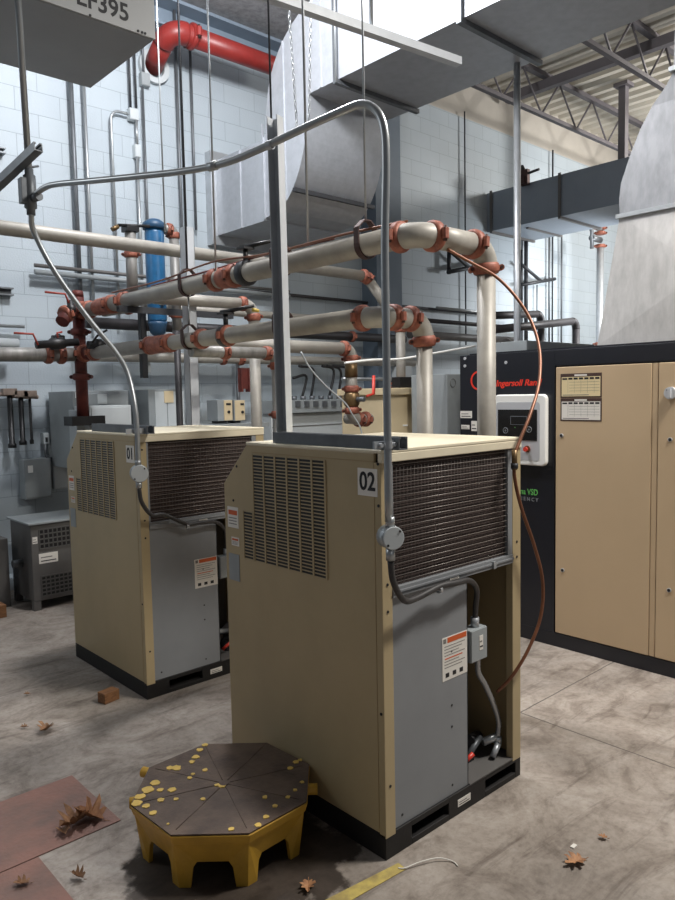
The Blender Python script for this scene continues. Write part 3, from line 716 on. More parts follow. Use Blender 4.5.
for yy in (4.42, 3.18, 1.9):
    fl = MB(); fl.prism([(dX0-.03, zb_-.035), (dX1+.03, zb_-.035), (dX1+.03, zb_), (dX0-.012, zb_), (dX0-.012, zt_+.02), (dX0-.03, zt_+.02)], 1, yy-.02, yy+.02)
    fl.build('flange', 'strut', up_)
fl = MB()
fl.box(dX0-.02, dX1+.02, 4.96, 4.99, 3.30, 3.335); fl.build('flange', 'strut_dark', DT)
s_ = MB(); s_.box(dX0-.012, dX0, 5.41, 5.43, 3.15, 3.99); s_.box(dX0-.012, dX0, 5.78, 5.80, 3.14, 3.86); s_.box(dX0-.01, dX0, 4.61, 4.63, 4.06, 4.8); s_.box(dX0-.01, dX0, 5.1, 5.115, 3.25, 4.6)
s_.build('seam_strip', 'galv_duct', DT)
MB().box(dX0-.06, dX1+.06, WY-.10, WY, 3.05, 3.95).build('wall_collar', 'galv', DT)
solo(MB().prism([(5.4, 3.0), (6.28, 3.0), (6.28, 4.05), (6.0, 4.05)], 0, 3.70, 3.72), 'sheet_gusset', 'galv_duct', 'grey triangular sheet metal panel on the wall left of the big duct', 'panel') if False else None

# blue grey cross duct at the right
q = [atX(487, 192, 8.7), atX(490, 232, 8.7)]
cX, cZ0, cZ1 = 8.7, 3.80, 4.33
CT = thing('cross_duct', (9, 5.2, cZ0), 'flat blue-grey duct leaving the wall at the right below the roof joists', 'duct')
MB().box(cX, cX+1.05, 2.0, WY, cZ0, cZ1).build('duct_body', 'duct_blue', CT)
for yy in (5.15, 6.22):
    f = MB().prism([(cX-.02, cZ0-.03), (cX+1.08, cZ0-.03), (cX+1.08, cZ0), (cX-.01, cZ0), (cX-.01, cZ1+.02), (cX-.02, cZ1+.02)], 1, yy-.02, yy+.02)
    f.build('flange', 'grey_dark', CT)
MB().box(cX+.2, cX+1.08, 5.75, 5.79, cZ0-.02, cZ0).build('stiffener', 'grey_dark', CT)
# clamp on the duct
p = atX(526, 175, 8.68); k = thing('beam_clamp', p, 'small dark clamp bolted to the side of the blue-grey duct', 'clamp')
m_ = MB(); m_.box(p.x-.06, p.x, p.y-.06, p.y+.06, p.z-.14, p.z+.06, 'hanger'); m_.cyl((p.x-.03, p.y-.02, p.z-.02), (p.x-.03, p.y+.05, p.z+.12), .03, 8, 'black'); m_.cyl((p.x-.03, p.y, p.z+.0), (p.x-.03, p.y-.22, p.z+.02), .018, 8, 'strut_dark'); m_.box(p.x-.08, p.x-.05, p.y-.02, p.y+.03, p.z-.12, p.z-.03, 'hanger')
m_.build('clamp_body', None, k)

# exhaust fan box upper left
EB = thing('fan_housing', (1.4, 3.7, 3.3), 'light grey exhaust fan box with black lettering hanging at the upper left', 'fan housing')
MB().box(.55, 1.87, 3.33, 4.06, 3.3, 4.25).build('housing', 'grey_panel', EB, bevel=.004)
pnl = MB().box(.55, 1.875, 3.322, 3.33, 3.305, 4.25).build('front_panel', 'fan_panel', EB)
q = atY(77, 1, 3.32); q2 = atY(129.5, 15, 3.32)
o = text('EF395', 'lettering', .112, (q2.x, 3.3215, (q2.z)+.002), (1, 0, 0), (0, 0, 1), 'ink', pnl, bold=.0022, align='RIGHT', sx=.95)
s_ = MB()
for px_, py_ in ((90, 15.5), (138, 31), (142, 32.5), (145, 33.5)): qq = atY(px_, py_, 3.322); s_.disk(qq, (0, -1, 0), .006, .004, 8)
s_.build('screws', 'ink', pnl)

for px_, lab in ((139, 'left'),):
    q = atY(139, -5, 3.31); 
for (xx_, yy_, lab) in ((1.84, 3.36, 'front right'), (1.84, 4.0, 'rear right')):
    solo(MB().cyl((xx_, yy_, 4.25), (xx_, yy_, 5.3), .006, 8), 'threaded_rod', 'strut', 'threaded rod holding the fan box, '+lab+' corner', 'rod') if False else None

# slotted white strut near the top
rail([atZ(250, -6, 3.5)+V((0, 0, .0)), atZ(459, 66, 3.5)], .05, .045, 'slotted_strut', 'long white slotted strut hanging across the top of the view', 'strut_light')
t_ = [lerp(atZ(255, -3, 3.5), atZ(459, 66, 3.5), f_) for f_ in (.42, .70)]
for p, lab in zip(t_, ('long', 'short')):
    pass
for px_, zz0 in ((362, 3.55), (368, 3.55)):
    pass
p = lerp(atZ(250, -6, 3.5), atZ(459, 66, 3.5), .53)
solo(MB().cyl((p.x, p.y, 3.54), (p.x, p.y, 5.3), .011, 10), 'hanger_rod', 'conduit', 'upright tube holding the white slotted strut under the ceiling', 'rod')
# ================================================================ HEADERS
Z1, Z2, HX = 2.22, 1.895, 2.37
e1 = atZ(418, 234, Z1); e1.x = HX
pA = V((HX, 5.35, Z1)); 
cornerY = atZ(409, 237, Z1).y
corner = V((HX, cornerY, Z1)); dn = V((2.99, cornerY, Z1))
d485 = atZ(486, 247, Z1)
cornerY = d485.y
corner = V((HX+.0, cornerY, Z1)); dn = V((d485.x, cornerY, Z1))
print('hdr1 corner', corner, dn, atZ(485, 247, Z1))
H1 = pipe_run('air_header', [pA, corner, dn, (dn.x, dn.y, .35)], .052, .10, r_last=.044, label= 'upper thick air header pipe running on to the tall riser behind the dryer marked 02', m='pipe',
    extra=[((HX, atX(235, 274, HX).y, Z1), (0, 1, 0)), ((HX, atX(216, 281, HX).y, Z1), (0, 1, 0)), ((HX, 4.95, Z1), (0, 1, 0)), ((HX, 4.75, Z1), (0, 1, 0)), ((HX, 5.33, Z1), (0, 1, 0))])
d422 = atZ(424, 320, Z2)
c2_ = V((HX, d422.y, Z2)); dn2 = V((d422.x, d422.y, Z2)); print('hdr2', c2_, dn2)
H2 = pipe_run('air_header', [(HX, 5.3, Z2), c2_, dn2, (dn2.x, dn2.y, .35)], .047, .10, r_last=.039, label= 'lower air header pipe running on to the shorter riser behind the dryer marked 02', m='pipe',
    extra=[((HX, atX(228, 333, HX).y, Z2), (0, 1, 0)), ((HX, atX(202, 338, HX).y, Z2), (0, 1, 0)), ((HX, atX(150, 343, HX).y, Z2), (0, 1, 0)), ((HX, atX(170, 341, HX).y, Z2), (0, 1, 0)), ((HX, 5.28, Z2), (0, 1, 0))])
for root_, x0_, x1_, z_, r_ in ((H1, 97, 112, Z1, .062), (H2, 148, 172, Z2, .058), (H1, 222, 236, Z1, .060)):
    ya_ = atX(x0_, 300, HX).y; yb_ = atX(x1_, 300, HX).y
    MB().sweep([(HX, ya_, z_), (HX, lerp((ya_, 0, 0), (yb_, 0, 0), .15).x, z_), (HX, lerp((ya_, 0, 0), (yb_, 0, 0), .85).x, z_), (HX, yb_, z_)], [r_*.9, r_, r_, r_*.9], 18).build('tee_fitting', 'coupling', root_)
# valves on the headers
def butterfly(p, r, label, up_len=.085, hdir=(0.62, -.75, .16), hl=.17, hm='black'):
    p = V(p); t = thing('butterfly_valve', p-V((0, 0, r)), label, 'valve', 'butterfly valves on the headers')
    MB().sweep([p-V((0, .028, 0)), p-V((0, .02, 0)), p+V((0, .02, 0)), p+V((0, .028, 0))], [r*1.1, r*1.35, r*1.35, r*1.1], 20).build('valve_body', 'strut_dark', t)
    MB().cyl(p+V((0, 0, r)), p+V((0, 0, r+up_len)), .014, 10).build('stem', 'black', t)
    MB().box(p.x-.035, p.x+.035, p.y-.035, p.y+.035, p.z+r+up_len-.012, p.z+r+up_len).build('notch_plate', 'black', t)
    q = p+V((0, 0, r+up_len+.004)); h = V(hdir).normalized()
    MB().sweep([q-h*.03, q+h*hl], [.014, .009], 8).build('lever', 'black', t)
    MB().sweep([q+h*(hl-.01)-V((0, 0, .02)), q+h*(hl+.03)-V((0, 0, .035))], [.012, .008], 8).build('lever_tip', 'handle_yellow', t)
butterfly((HX, atX(246, 271, HX).y, Z1), .052, 'black lever valve on the upper header left of the upright strut')
butterfly((HX, atX(226, 332, HX).y, Z2), .047, 'black lever valve on the lower header left of the upright strut')
# hangers
def hy(px_, py_, z): return atX(px_, py_, HX).y
y_a = hy(188, 290, Z1)
clevis((HX, y_a, Z1), (0, 1, 0), .052, Z1+.14, 'dark clevis hanger on the upper header beside the blue filter', 'clevis hangers', rod=False)
clevis((HX, y_a, Z2), (0, 1, 0), .047, Z1-.06, 'dark clevis hanger on the lower header below the one by the blue filter', 'clevis hangers')
ynear = hy(366, 238, Z1)
clevis((HX, ynear, Z1), (0, 1, 0), .054, 4.4, 'dark clevis hanger on the upper header near the arched conduit', 'clevis hangers')
ymid = hy(281, 262, Z1)
clevis((HX, ymid, Z1), (0, 1, 0), .054, Z1+.1, 'dark clevis hanger on the upper header hidden behind the upright strut', 'clevis hangers', rod=False)
clevis((HX, ymid, Z2), (0, 1, 0), .049, Z1-.06, 'dark clevis hanger on the lower header behind the upright strut', 'clevis hangers')
solo(MB().cyl((HX, y_a, Z1+.1), (HX, y_a, 5.3), .006, 8), 'threaded_rod', 'strut_dark', 'dark hanging rod above the clevis hanger beside the blue filter', 'rod')
# thin tubes riding on header 1
def along(pts, r, m, name, label, cat, group=None): return solo(MB().sweep(spline(pts, 6), r, 8), name, m, label, cat, group, origin=V(pts[0]))
along([(HX-.02, 4.9, Z1+.075), (HX-.03, 4.2, Z1+.068), (HX-.02, 3.6, Z1+.10), (HX-.025, 3.1, Z1+.066), (HX-.02, 2.5, Z1+.066), (HX+.05, cornerY+.1, Z1+.075)], .006, 'copper', 'air_tube', 'thin copper tube riding along the top of the upper header', 'tube', 'tubes on the header')
along([(HX+.015, 4.4, Z1+.062), (HX+.01, 3.7, Z1+.065), (HX+.012, 3.2, Z1+.075), (HX+.005, 2.6, Z1+.066)], .006, 'rust', 'air_tube', 'thin reddish tube lying beside the copper one on the upper header', 'tube', 'tubes on the header')

# ---- big cross pipe (z=2.6,Y=4.7) with drop
xr = atY(366, 276, 4.7).x; xd = atY(400, 300, 4.7).x
print('cross', xr, xd)
pipe_run('air_main', [(-.6, 4.7, 2.60), (xr, 4.7, 2.60), (xd, 4.7, 2.60-(xd-xr)*.95), (xd, 4.7, 1.50)], .045, .07, 'long horizontal air pipe crossing from the left edge and dropping onto the far tan unit', m='pipe')
# dryer 01 risers
r1x, r1y = 3.03, 3.91; r2_ = atZ(297, 400, 1.4)
pr = lambda x_, y_, z_: None
def proj(P):
    dd = V(P)-O; z = dd.dot(fw); return (337.5+F*dd.dot(r2)/z, 450-F*dd.dot(u2)/z)
pipe_run('riser_pipe', [(HX, r1y, 1.83), (r1x, r1y, 1.83), (r1x, r1y, .35)], .037, .08, 'darker riser pipe bending down behind the dryer marked 01', m='pipe_grey', extra=[((2.62, r1y, 1.83), (1, 0, 0)), ((r1x, r1y, 1.42), (0, 0, 1))])
pipe_run('riser_pipe', [(HX, 4.35, 2.20), (3.12, 4.28, 2.20), (3.12, 4.28, .35)], .040, .09, 'pale riser pipe partly hidden by the upright strut left of the bronze valve', m='pipe')
# run with bronze valve (to far tan unit)
vx = atY(351, 360, 4.1).x; zrun = atY(330, 348, 4.1).z
b0 = V((vx, 4.1, zrun)); z_e = atY(351, 420, 4.1).z
print('valve run', vx, zrun, z_e)
t = pipe_run('branch_pipe', [(HX+.3, 4.1, zrun), b0, (vx, 4.1, z_e), (vx+.22, 4.1, z_e), (vx+.22, 4.39, z_e)], .046, .075, 'branch pipe turning down through a bronze valve into the far tan unit', m='pipe', extra=[((vx, 4.1, z_e+.24), (0, 0, 1))])
MB().sweep([(vx, 4.1, zrun-.10), (vx, 4.1, zrun-.22)], .050, 18).build('bronze_section', 'brass', t)
t = thing('ball_valve', (vx, 4.1, z_e+.08), 'small bronze valve with a red lever in the vertical branch pipe', 'valve')
m_ = MB(); m_.sweep([(vx, 4.1, z_e+.10), (vx, 4.1, z_e+.12), (vx, 4.1, z_e+.16), (vx, 4.1, z_e+.2), (vx, 4.1, z_e+.22)], [.045, .06, .064, .06, .045], 16, 'brass'); m_.cyl((vx, 4.04, z_e+.16), (vx+.02, 3.98, z_e+.16), .02, 10, 'strut'); m_.build('valve_body', None, t)
MB().sweep([(vx+.06, 4.0, z_e+.18), (vx+.11, 3.97, z_e+.2), (vx+.115, 3.97, z_e+.34)], [.01, .014, .012], 8).build('lever', 'stop_red', t)
along([atY(301, 352, 3.95), atY(310, 368, 3.95), atY(325, 385, 3.95), atY(345, 403, 3.95), atY(352, 414, 3.95), atY(360, 427, 3.95), atY(363, 440, 3.95)], .006, 'enclosure_light', 'signal_cable', 'thin pale cable sagging across the flexible conduits', 'cable')
along([atY(345, 363, 3.9), atY(372, 360, 3.9), atY(400, 359, 3.9), atY(430, 354, 3.9), atY(475, 346, 3.9)], .009, 'white', 'signal_cable', 'thin white line stretched behind the two risers above the far tan unit', 'cable')

# ================================================================ MANIFOLD cluster at the left
mx, my = HX, 5.35
t = thing('manifold', (mx, my, 1.4), 'rust-red vertical manifold pipe where both headers start', 'manifold')
qm = atY(82, 390, 5.45); mx = qm.x; my = 5.45
MB().cyl((mx, my, 1.42), (mx, my, 2.32), .045, 18, ).build('pipe', 'rust', t)
MB().sweep([(mx, my, 2.32), (mx, my, 2.37)], [.045, .04], 18).build('end_cap', 'rust', t)
for zz in (2.06, 1.72): coupling(t, (mx, my, zz), (0, 0, 1), .05, 'rust')
for zz in (Z1, Z2):
    MB().cyl((mx, my, zz), (HX, 5.3, zz), .05, 16).build('branch', 'rust', t)
    coupling(t, lerp((mx, my, zz), (HX, 5.3, zz), .3), V((HX-mx, 5.3-my, 0)), .052)
MB().box(mx-.12, mx+.14, my-.08, my+.08, 1.35, 1.42).build('base', 'black', t)
MB().sweep([atY(62, 322, 5.3), atY(68, 312, 5.35), (mx-.0, my, Z1-.0)], .048, 14).build('branch', 'rust', t)
coupling(t, atY(66, 314, 5.33), V((1, .3, .4)), .05)
# valves at manifold with lever handles
def lever_valve(p, q, r, lab, hpts, hm='handle_red'):
    t = thing('lever_valve', p, lab, 'valve', 'lever valves by the manifold')
    MB().sweep([p, lerp(p, q, .3), lerp(p, q, .35), lerp(p, q, .65), lerp(p, q, .7), q], [r, r, r*1.5, r*1.5, r, r], 14).build('valve_body', 'black', t)
    MB().sweep(hpts, .008, 8).build('lever', hm, t)
    return t
lever_valve(atY(36, 345, 5.3), atY(78, 342, 5.3), .028, 'dark lever valve with a thin red handle beside the grey wall pipe', [atY(38, 345, 5.25), atY(33, 334, 5.25), atY(14, 333, 5.25)])
lever_valve(atY(70, 300, 5.3), atY(72, 318, 5.3), .025, 'tall lever valve with a thin red handle above the manifold', [atY(69, 303, 5.25), atY(65, 294, 5.25), atY(45, 292, 5.25)])
lever_valve(atY(52, 338, 5.35), atY(64, 338, 5.35), .02, 'small red-topped valve between the two lever valves', [atY(58, 338, 5.3), atY(57, 333, 5.3), atY(62, 332, 5.3)])
lever_valve(atY(88, 345, 5.2), atY(108, 345, 5.2), .03, 'dark valve tangled in the pipes right of the manifold', [atY(92, 343, 5.15), atY(97, 336, 5.15), atY(107, 330, 5.15)], 'black')
# wall pipe to manifold
t = pipe_run('wall_pipe', [atY(-40, 354, 5.45), (mx-.05, 5.45, atY(40, 354, 5.45).z)], .052, .05, 'thick grey horizontal pipe entering from the left edge to the manifold', m='pipe_grey')
zz = atY(40, 354, 5.45).z
coupling(t, (atY(48, 355, 5.45).x, 5.45, zz), (1, 0, 0), .056); coupling(t, (atY(61, 356, 5.45).x, 5.45, zz), (1, 0, 0), .056)
# pipe behind the manifold and vertical grey pipe down to header (x=130)
p_ = atY(131, 250, 5.3)
pipe_run('drop_pipe', [(p_.x, 5.3, 2.83), (p_.x, 5.3, 2.26), (HX+.05, 5.2, 2.2)], .043, .07, 'grey drop pipe joining the upper header left of the blue filter', m='pipe_grey', extra=[((p_.x, 5.3, 2.66), (0, 0, 1))])
m_ = MB(); t = thing('top_valve', (p_.x, 5.3, 2.8), 'black lever valve above the drop pipe left of the blue filter', 'valve')
m_.box(p_.x-.05, p_.x+.05, 5.25, 5.35, 2.83, 2.87); m_.cyl((p_.x-.1, 5.3, 2.87), (p_.x+.14, 5.25, 2.885), .012, 8); m_.build('valve_body', 'black', t)
MB().cyl((p_.x-.15, 5.3, 2.83), (p_.x-.10, 5.3, 2.86), .018, 10).build('valve_knob', 'brass', t)
# blue filter
fp_ = atY(156, 280, 5.5); fx = fp_.x
zt0 = atY(156, 230, 5.5).z; zb0 = atY(156, 322, 5.5).z
t = thing('air_filter', (fx, 5.5, zb0-.1), 'tall blue cylindrical air filter hanging behind the headers', 'filter')
MB().sweep([(fx, 5.5, zb0), (fx, 5.5, zb0+.02), (fx, 5.5, zt0-.03), (fx, 5.5, zt0)], [.070, .078, .078, .074], 24).build('bowl', 'blue', t)
MB().sweep([(fx, 5.5, zb0-.12), (fx, 5.5, zb0-.09), (fx, 5.5, zb0-.02), (fx, 5.5, zb0)], [.03, .062, .075, .08], 24).build('lower_cap', 'blue_dark', t)
MB().sweep([(fx, 5.5, zt0), (fx, 5.5, zt0+.05), (fx, 5.5, zt0+.08)], [.092, .092, .05], 24).build('head', 'blue_dark', t)
MB().cyl((fx, 5.41, zt0-.55), (fx, 5.42, zt0-.62), .02, 6).build('tag_plate', 'enclosure_light', t)
zc2 = zt0+.02
xr_ = atY(174, 240, 5.5).x
pipe_run('filter_pipe', [(fx+.09, 5.5, zc2), (xr_, 5.5, zc2), (xr_, 5.5, 2.05)], .04, .08, 'grey pipe leaving the blue filter head and turning down on its right', m='pipe_grey', extra=[((xr_, 5.5, 2.24), (0, 0, 1))])
# dark vertical pipe below
xd_ = atY(178, 370, 5.2).x
solo(MB().cyl((xd_, 5.2, 0), (xd_, 5.2, 2.08), .027, 14), 'dark_riser', 'pipe_dark', 'dark brown upright pipe below the blue filter behind the dryer marked 01', 'pipe')
# strut frame: post, trapeze
xs_ = atY(194, 330, 4.35).x
def chan_post(x, y, z0, z1, lab, m='strut_light', w=.041, group=None):
    b = MB(); b.box(x-w/2, x+w/2, y-w/2, y-w/2+.003, z0, z1); b.box(x-w/2, x-w/2+.003, y-w/2, y+w/2, z0, z1); b.box(x+w/2-.003, x+w/2, y-w/2, y+w/2, z0, z1)
    b.box(x-w/2, x-w*.22, y+w/2-.003, y+w/2, z0, z1); b.box(x+w*.22, x+w/2, y+w/2-.003, y+w/2, z0, z1)
    return solo(b, 'strut_post', m, lab, 'strut', group, origin=(x, y, z0))
chan_post(xs_, 4.4, 0, atY(194, 229, 4.4).z, 'pale upright strut post standing behind the dryer marked 01', w=.07)
tz = atY(170, 315, 4.62).z
rail([(atY(118, 312, 4.62).x, 4.62, tz), (atY(232, 318, 4.62).x, 4.62, tz)], .041, .041, 'trapeze_strut', 'dark horizontal trapeze strut passing under the upper header', 'strut_dark')
chan_post(atY(143, 345, 5.6).x, 5.6, atY(143, 378, 5.6).z, atY(143, 312, 5.6).z, 'short black upright strut hanging under the trapeze strut', 'black', w=.05)
# ================================================================ WALL PIPES
def wallpipe(py_l, Y, r, x0, x1, lab, m='pipe_grey', px_ref=300, cps=(), cat='pipe', group='pipes along the block wall'):
    z = atY(px_ref, py_l, Y).z
    root = thing('wall_pipe', (x0, Y, z), lab, cat, group)
    MB().cyl((x0, Y, z), (x1, Y, z), r, 14).build('pipe', m, root)
    for c in cps: coupling(root, (atY(c, py_l, Y).x, Y, z), (1, 0, 0), r)
    return z
zp1 = wallpipe(336, 5.95, .048, 2.6, 6.55, 'dark horizontal wall pipe directly above the pale one behind the bronze valve', 'pipe_dark', 340, (352,))
zp2 = wallpipe(361, 5.85, .045, 2.0, 6.6, 'pale horizontal wall pipe above the row of flexible conduits', 'pipe', 320, (223,))
wallpipe(321, 5.7, .035, 3.0, 5.0, 'slim horizontal pipe just under the lower header at its near end', 'pipe', 350, (332,))
wallpipe(344, 6.1, .04, -1, 2.1, 'pale horizontal pipe fixed to the block wall above the thick grey pipe at left', 'enclosure_light', 30)
wallpipe(327, 6.22, .014, -1, 2.2, 'thin conduit fixed to the block wall at the left above the pipes', 'conduit', 30, cat='conduit')
wallpipe(275, 6.2, .016, 2.3, 5.0, 'thin dark conduit on the wall behind the blue filter', 'grey_dark', 130, cat='conduit')
wallpipe(281, 6.2, .022, 2.3, 5.0, 'light strut rail on the wall behind the blue filter', 'enclosure', 130, cat='conduit')
wallpipe(300, 6.22, .018, 4.1, 8.6, 'dark conduit crossing the shaded wall below the big duct', 'pipe_dark', 340, cat='conduit')
wallpipe(337, 6.0, .05, 6.7, 8.9, 'thick dark pipe along the wall left of the compressor roof', 'grey_dark', 455)
wallpipe(324, 6.05, .028, 6.6, 9.5, 'slim dark pipe on the wall just above the compressor corner', 'pipe_dark', 470)
wallpipe(311, 6.15, .018, 7.4, 9.2, 'slim pale pipe on the wall above the compressor corner', 'conduit', 470)
wallpipe(379, 5.6, .02, 5.2, 7.2, 'slim pale pipe low on the wall behind the shorter riser', 'conduit', 440)
# dark pipes above the compressor with elbow
t = pipe_run('drain_pipe', [atY(480, 331, 5.4), atY(576, 321, 5.4), (atY(576, 321, 5.4).x, 5.4, 0)], .052, .09, 'black pipe rising behind the compressor roof and turning down near the wall', m='pipe_dark', cpl=False)
t = pipe_run('drain_pipe', [atY(480, 316, 5.6), atY(541, 314, 5.6), (atY(541, 314, 5.6).x, 5.6, 0)], .05, .09, 'second black pipe turning down behind the compressor left of the first', m='pipe_dark', cpl=False)
# thin black cable loops
along([atY(497, 345, 5.2), atY(505, 338, 5.2), atY(516, 345, 5.2), atY(530, 349, 5.2), atY(548, 346, 5.2), atY(566, 350, 5.2)], .012, 'grey_dark', 'loose_cable', 'loose grey cable lying behind the compressor roof', 'cable')
b = MB(); q0 = atX(497, 343, 4.6); b.box(4.7, 5.7, 3.05, 3.35, 1.5, 1.92)
solo(b, 'sheet_metal_box', 'enclosure', 'low grey sheet metal duct box behind the compressor roof', 'box', bevel=.004)

# vertical wall conduits
def vcond(px_, py0, py1, r, lab, m='conduit', Y=6.24, group='vertical conduits on the block wall', name='wall_conduit'):
    a = atY(px_[0], py0, Y); b_ = atY(px_[1], py1, Y); xm = (a.x+b_.x)/2
    return solo(MB().cyl((xm, Y, b_.z), (xm, Y, min(a.z, 5.3)), r, 10), name, m, lab, 'conduit', group, origin=(xm, Y, b_.z))
vcond((70, 79), 30, 300, .020, 'thickest upright wall conduit below the fan box, left one of two', 'strut')
vcond((83, 93), 30, 330, .014, 'thin upright wall conduit below the fan box, right one of two', 'conduit')
vcond((127, 131), 20, 108, .010, 'left of two short conduits rising from the white wall box', 'strut_dark')
vcond((133.5, 136), 20, 108, .010, 'right of two short conduits rising from the white wall box', 'strut_dark')
vcond((136, 137.5), 120, 144, .012, 'short conduit between the two white wall boxes', 'conduit')
vcond((138, 142), 158, 300, .013, 'conduit running down from the lower white wall box', 'conduit')
vcond((143, 150), 87, 300, .012, 'conduit running down from the grey wall box under the red pipe', 'strut')
vcond((142, 143), 20, 72, .012, 'conduit entering the grey wall box from above', 'strut')
vcond((175, 184), -5, 330, .014, 'left of two dark conduits passing behind the red pipe elbow', 'strut')
vcond((179.5, 188), -5, 330, .012, 'right of two dark conduits passing behind the red pipe elbow', 'strut_dark')
vcond((189, 197), 45, 230, .013, 'single grey conduit on the wall right of the red pipe elbow', 'strut')
vcond((235, 243), 360, 470, .02, 'pair of low conduits rising behind the small meter boxes', 'strut', Y=6.2)
vcond((191, 192), 360, 440, .014, 'short low conduit left of the pale strut post', 'strut', Y=6.2)
vcond((465, 465.5), 110, 345, .010, 'thin rod on the shaded wall between duct and tall pole', 'strut_dark', group='upright lines on the wall at the right')
vcond((526, 526), 225, 345, .03, 'dark upright strut on the wall right of the tall pole', 'strut_dark', group='upright lines on the wall at the right')
vcond((549, 549.5), 215, 345, .016, 'grey conduit on the wall right of the triangular bracket', 'strut', group='upright lines on the wall at the right')
vcond((552.5, 552.5), 150, 345, .013, 'dark thin conduit immediately right of the grey one by the bracket', 'strut_dark', group='upright lines on the wall at the right')
vcond((561.5, 561.5), 215, 345, .014, 'thin conduit on the bright wall left of the valved pipe', 'strut', group='upright lines on the wall at the right')
vcond((537, 537), 285, 330, .010, 'short thin rod below the triangular wall bracket', 'strut', group='upright lines on the wall at the right')
# wall boxes
def wbox(x0, y0, x1, y1, dep, lab, m='enclosure_light', cover=True, name='wall_box', Y=WY, group=None, cat='electrical box', lbl=None):
    a = atY(x0, y0, Y-dep); b_ = atY(x1, y1, Y-dep)
    zt = (a.z+atY(x1, y0, Y-dep).z)/2; zb = (b_.z+atY(x0, y1, Y-dep).z)/2
    xa, xb = a.x, b_.x; zt = a.z; zb = b_.z
    t = thing(name, ((xa+xb)/2, Y-dep/2, zb), lab, cat, group)
    MB().box(xa, xb, Y-dep, Y, zb, zt).build('box_body', m, t, bevel=.004)
    if cover:
        w = xb-xa; h = zt-zb; cv = MB().box(xa+w*.04, xb-w*.04, Y-dep-.006, Y-dep, zb+h*.04, zt-h*.04).build('box_cover', m, t, bevel=.002)
    return t, xa, xb, zb, zt
wbox(130, 107, 139, 121, .07, 'white wall box where the bent conduit ends')
wbox(135, 143.5, 141, 158, .06, 'smaller white wall box below the one with the bent conduit')
wbox(141.5, 71, 150.5, 87, .06, 'grey wall box just below the red pipe elbow', 'enclosure')
a = atY(128, 114, 6.24); pts, _ = fillet([a, (atY(111, 120, 6.24).x, 6.24, a.z), (atY(111, 120, 6.24).x, 6.24, 2.2)], .12, 8)
solo(MB().sweep(pts, .012, 10), 'bent_conduit', 'conduit', 'conduit leaving the white wall box and bending down on its left', 'conduit', origin=pts[-1])
# red pipe
rz, ry = 4.79, 5.88
rx0 = atY(170, 28, ry).x
rw = atY(155, 66, 6.25)
root = pipe_run('red_pipe', [(atY(318, 84, ry).x, ry, rz), (rx0, ry, rz), (rw.x, WY, rw.z)], .088, .13, 'thick red fire pipe elbowing into the wall under the ceiling', m='red_pipe', cpl=False, elbow_r=1.12)
MB().strap(V((rw.x, WY-.03, rw.z)), (0, 1, 0), .10, .04, .05).build('wall_collar', 'enclosure_light', root)
coupling(root, (rx0+.22, ry, rz), (1, 0, 0), .088, 'red_pipe')
# rods and chains
def rod(px_, py0, z0, X=None, Y=None, r=.005, lab='', m='conduit', zt=5.3):
    p = atY(px_, py0, Y) if Y else atX(px_, py0, X)
    return solo(MB().cyl((p.x, p.y, p.z if z0 is None else z0), (p.x, p.y, zt), r, 8), 'hanging_rod', m, lab, 'rod', 'thin hanging rods', origin=(p.x, p.y, p.z))
rod(216, 275, None, X=HX-.02, r=.0055, lab='thin bright rod hanging in front of the wall left of the big duct')
rod(165, 232, None, Y=4.72, r=.006, lab='thin bright rod holding the long horizontal air pipe near the wall boxes')
rod(308, 242, None, X=HX, r=.0065, lab='thin rod dropping to the upper header between strut and near hanger')
def chain(px_, py0, py1, Y, lab):
    a = atY(px_[0], py0, Y); b_ = atY(px_[1], py1, Y); n = int((a-b_).length/.03); mb = MB()
    dirn = (a-b_).normalized()
    for i in range(n):
        c = lerp(a, b_, (i+.5)/n); e = V((1, 0, 0)) if i % 2 else V((0, 1, 0)); w = e.cross(dirn)
        mb.sweep([c+dirn*.02*math.cos(q)+w*.008*math.sin(q) for q in [2*PI*j/10 for j in range(11)]], .0028, 5, cap=False)
    return solo(mb, 'hanging_chain', 'conduit', lab, 'chain', 'hanging chains', origin=b_)
chain((288, 297), -5, 127, 3.6, 'left of two chains dangling beside the rounded duct elbow')
chain((311, 309), -5, 120, 3.6, 'right of two chains dangling beside the rounded duct elbow')
rod(272, 150, None, Y=2.9, r=.005, lab='dark thin rod passing behind the top of the upright strut', m='strut_dark')
rod(336, 82, None, X=dX0-.03, r=.008, lab='rod carrying the big duct at its lower corner')
# tall white pole
solo(MB().cyl((4.98, 3.32, 0), (4.98, 3.32, 4.06), .027, 14), 'support_pole', 'galv', 'tall galvanized pole under the big duct left of the blue-grey duct', 'pole')
